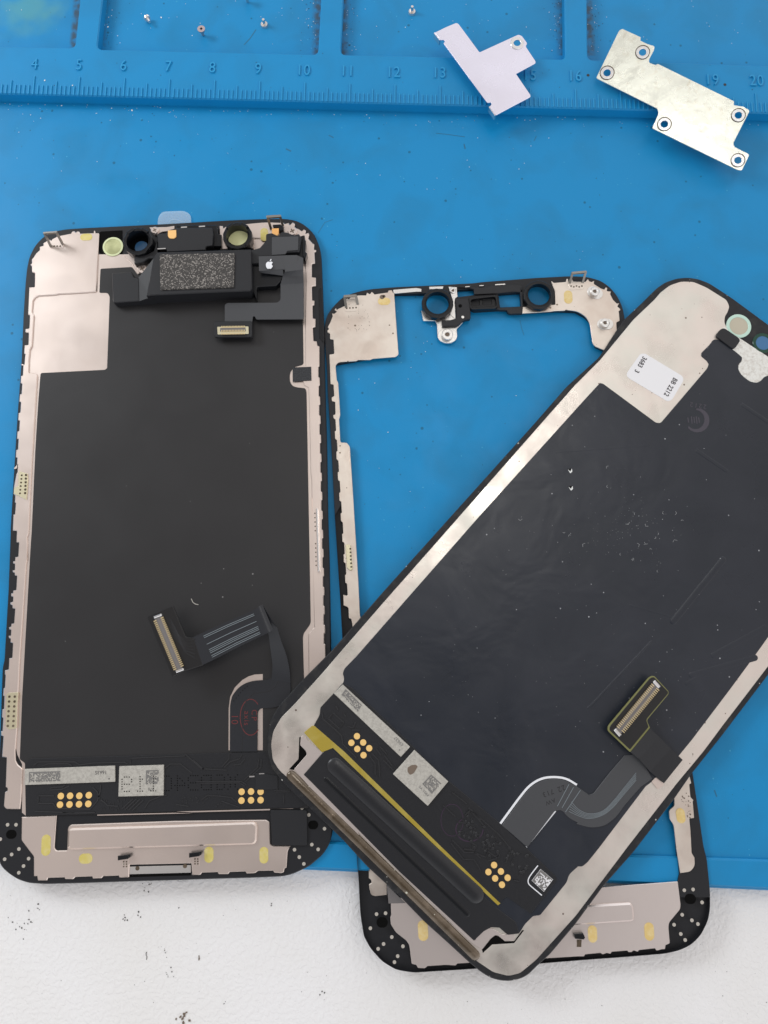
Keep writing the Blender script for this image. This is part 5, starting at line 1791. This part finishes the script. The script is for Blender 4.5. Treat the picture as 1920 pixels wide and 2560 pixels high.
mb.text('22', *T('l', (1395, 245))[0], 13, 200, HF + .02, HF + .024, space=1.2)
mb.text('713', *T('l', (1280, 285))[0], 12, 200, HF + .02, HF + .024, space=1.2)
mb.text('AW', *T('l', (1300, 360))[0], 10, 200, HF + .02, HF + .024, space=1.2)
mb.build('faint_writing', M['trace'], tl, normals=False)
# folded end piece and connector board
mb = MB(FC)
mb.sheet(T('m', (760, 1100, HF + .06), (640, 1000, HF + .10), (545, 890, HF + .18), (470, 830, HF + .26)), T('m', (922, 898, HF + .06), (820, 800, HF + .11), (720, 700, HF + .19), (640, 625, HF + .26)), .015)
fe = mb.build('flex_fold', M['matte_black'], tl)
mb = MB(FC)
mb.poly(T('m', (652, 1085, 3), (690, 1050), (765, 1105), (710, 1155, 3)), HF - .01, HF + .016)
mb.build('rim_tab', M['beige'], C)
mb = MB(FC)
mb.poly(T('m', (280, 605, 6), (635, 182, 6), (672, 168, 6), (800, 305, 5), (800, 330, 5), (612, 555, 6), (640, 622, 2), (470, 832, 2), (275, 645, 5)), HF + .20, HF + .25, bev=.004)
cbd = mb.build('connector_board', M['olive'], C)
mb = MB(FC)
mb.poly(T('m', (292, 610, 6), (640, 192, 6), (672, 180, 6), (795, 308, 4), (795, 325, 4), (605, 550, 6), (628, 612, 2), (466, 808, 2), (290, 642, 4)), HF + .24, HF + .258, bev=.003)
cf = mb.build('board_face', M['black_solder'], cbd)
mb = MB(FC)
mb.box(T('m', (365, 655))[0], T('m', (700, 245))[0], 17, HF + .25, HF + .29, .008)
mb.build('connector_body', M['pin_grey'], cbd)
for off, mm in ((-8.5, M['pin']), (7.5, M['pin'])):
    pins(FC, T('m', (385, 632))[0], T('m', (684, 268))[0], 27, 0, 2.1, 9 if off < 0 else 9, HF + .302, cbd, mm, off=off)
mb = MB(FC)
for x, y in T('m', (362, 662), (700, 244)):
    mb.box((x - 7, y - 8), (x + 7, y + 8), 8, HF + .25, HF + .31, .01)
mb.build('end_clip', M['steel'], cbd)

# ------------------------------------------------------------------ dust, crumbs, dirt (nobody could count it)
def flakes(name, fr, spots, m, label):
    mb = MB(fr)
    for x, y, r, h in spots:
        c_ = fr.L(x, y, h)
        s = fr.sc(x, y, h) * r
        n = random.choice((4, 5, 6))
        a0 = random.uniform(0, 6.28)
        st = random.uniform(.5, 1.0)
        ra = random.uniform(0, 3.14)
        l = []
        for k in range(n):
            a = a0 + 2 * math.pi * k / n
            q = random.uniform(.7, 1.2) * s
            u, v = q * math.cos(a), q * math.sin(a) * st
            l.append((c_.x + u * math.cos(ra) - v * math.sin(ra), c_.y + u * math.sin(ra) + v * math.cos(ra)))
        mb.prism([l], h, h + s * .5)
    o = mb.build(name, m)
    o.location = fr.o
    o.rotation_euler = fr.m.to_euler()
    o['kind'] = 'stuff'
    o['label'] = label
    return o


FW = Frame(960, 1615, 0)
sp_w, sp_d = [], []
R = random.Random(12)
def yr(x):
    return 254 + x * .0255
for k in range(90):
    x = R.uniform(0, 1920)
    sp_w.append((x, yr(x) + abs(R.gauss(0, 14)) + 2, R.uniform(.5, 1.3), ZM))
for k in range(80):
    x = R.uniform(0, 1920)
    sp_w.append((x, R.uniform(0, 110), R.uniform(.4, 1.2), ZM))
for k in range(180):
    x0 = R.choice((262, 790, 865, 1402, 1478))
    x = x0 + (abs(R.gauss(0, 16)) if x0 in (262, 865, 1478) else -abs(R.gauss(0, 16)))
    (sp_w if R.random() < .35 else sp_d).append((x, R.uniform(0, 130), R.uniform(.4, 1.3), ZM))
for k in range(45):
    x = R.uniform(0, 1920)
    sp_d.append((x, R.uniform(130, 232), R.uniform(.5, 1.3), RH))
for k in range(130):
    x, y = R.uniform(0, 1500), R.uniform(260, 700)
    if y > 540 and x < 830:
        continue
    (sp_w if R.random() < .4 else sp_d).append((x, y, R.uniform(.4, 1.2), ZM))
for k in range(90):
    x, y = R.uniform(880, 1500), R.uniform(800, 1500)
    if (x - 880) * 1.1 + (y - 800) > 690:
        continue
    (sp_w if R.random() < .4 else sp_d).append((x, y, R.uniform(.5, 1.4), ZM))
for x, y in T('a', (290, 522), (470, 555)):
    sp_w.append((x, y, 2.2, RH))
for x, y in T('a', (292, 640), (330, 655), (400, 685), (890, 667), (985, 672), (855, 716), (700, 175), (1045, 115)):
    sp_w.append((x, y, 2.4, ZM))
flakes('pale_crumbs', FW, sp_w, M['crumb_w'], 'pale crumbs and lint scattered over the blue mat')
flakes('dark_grit', FW, sp_d, M['crumb_d'], 'dark grit scattered over the blue mat and along the tray walls')
sp = []
for (cx_, cy_, n_, s_) in ((165, 190, 5, 6), (100, 260, 16, 26), (540, 235, 8, 8), (775, 190, 2, 3), (620, 90, 8, 16), (1175, 175, 2, 3), (1395, 560, 3, 8), (965, 597, 3, 6), (600, 215, 4, 8), (720, 380, 7, 14), (730, 470, 7, 18)):
    for k in range(n_):
        x, y = T('D', (cx_ + R.gauss(0, s_), cy_ + R.gauss(0, s_)))[0]
        sp.append((x, y, R.uniform(.6, 2.4), 0))
for k in range(60):
    sp.append((R.uniform(0, 1920), R.uniform(2215, 2560), R.uniform(.4, 1.2), 0))
for k in range(6):
    x, y = T('D', (633, 382 + k * 6))[0]
    sp.append((x + R.uniform(-1, 1), y, 1.6, 0))
flakes('desk_grit', FW, sp, M['crumb_d'], 'dark grit scattered over the white desk')
sp = []
for k in range(10):
    x, y = T('D', (800 + R.gauss(0, 22), 662 + R.gauss(0, 10)))[0]
    sp.append((x, y, R.uniform(2, 4.5), 0))
for k in range(4):
    x, y = T('D', (860, 398 + k * 5))[0]
    sp.append((x, y, 2.2, 0))
flakes('brown_dirt', FW, sp, M['crumb_b'], 'brown dirt spot on the white desk at the bottom edge')
# dust and fibres on the screen
sp = []
HD = HF
for k in range(260):
    x, y = R.uniform(900, 1900), R.uniform(1000, 2000)
    u = (x - 860) * .72 + (y - 1670) * .69        # keep on the foil
    v = -(x - 860) * .66 + (y - 1670) * .75
    if not (60 < u < 1000 and -620 < (x - 1400) * -.0 + v < -20):
        continue
    if v > -60 or (x + (y - 1000) * .78) > 2060 + 300:
        continue
    sp.append((x, y, R.uniform(.35, .95), HD))
for k in range(120):
    x, y = T('y', (R.gauss(820, 170), R.gauss(760, 110)))[0]
    sp.append((x, y, R.uniform(.3, .9), HD))
dust = flakes('dust', FC, sp, M['lint'], 'pale dust sprinkled over the dark foil of the used screen')
mb = MB(FC)
for k in range(22):
    x, y = T('y', (R.gauss(830, 200), R.gauss(760, 160)))[0]
    a = R.uniform(0, 6.28)
    ln = R.uniform(3, 7)
    mb.ribbon([(x, y), (x + ln * math.cos(a), y + ln * math.sin(a)), (x + ln * 1.6 * math.cos(a + .7), y + ln * 1.6 * math.sin(a + .7))], .7, HD, HD + .003)
fb = mb.build('lint_fibres', M['lint'])
fb.location = FC.o
fb.rotation_euler = FC.m.to_euler()
fb['kind'] = 'stuff'
fb['label'] = 'short pale lint fibres lying on the dark foil of the used screen'
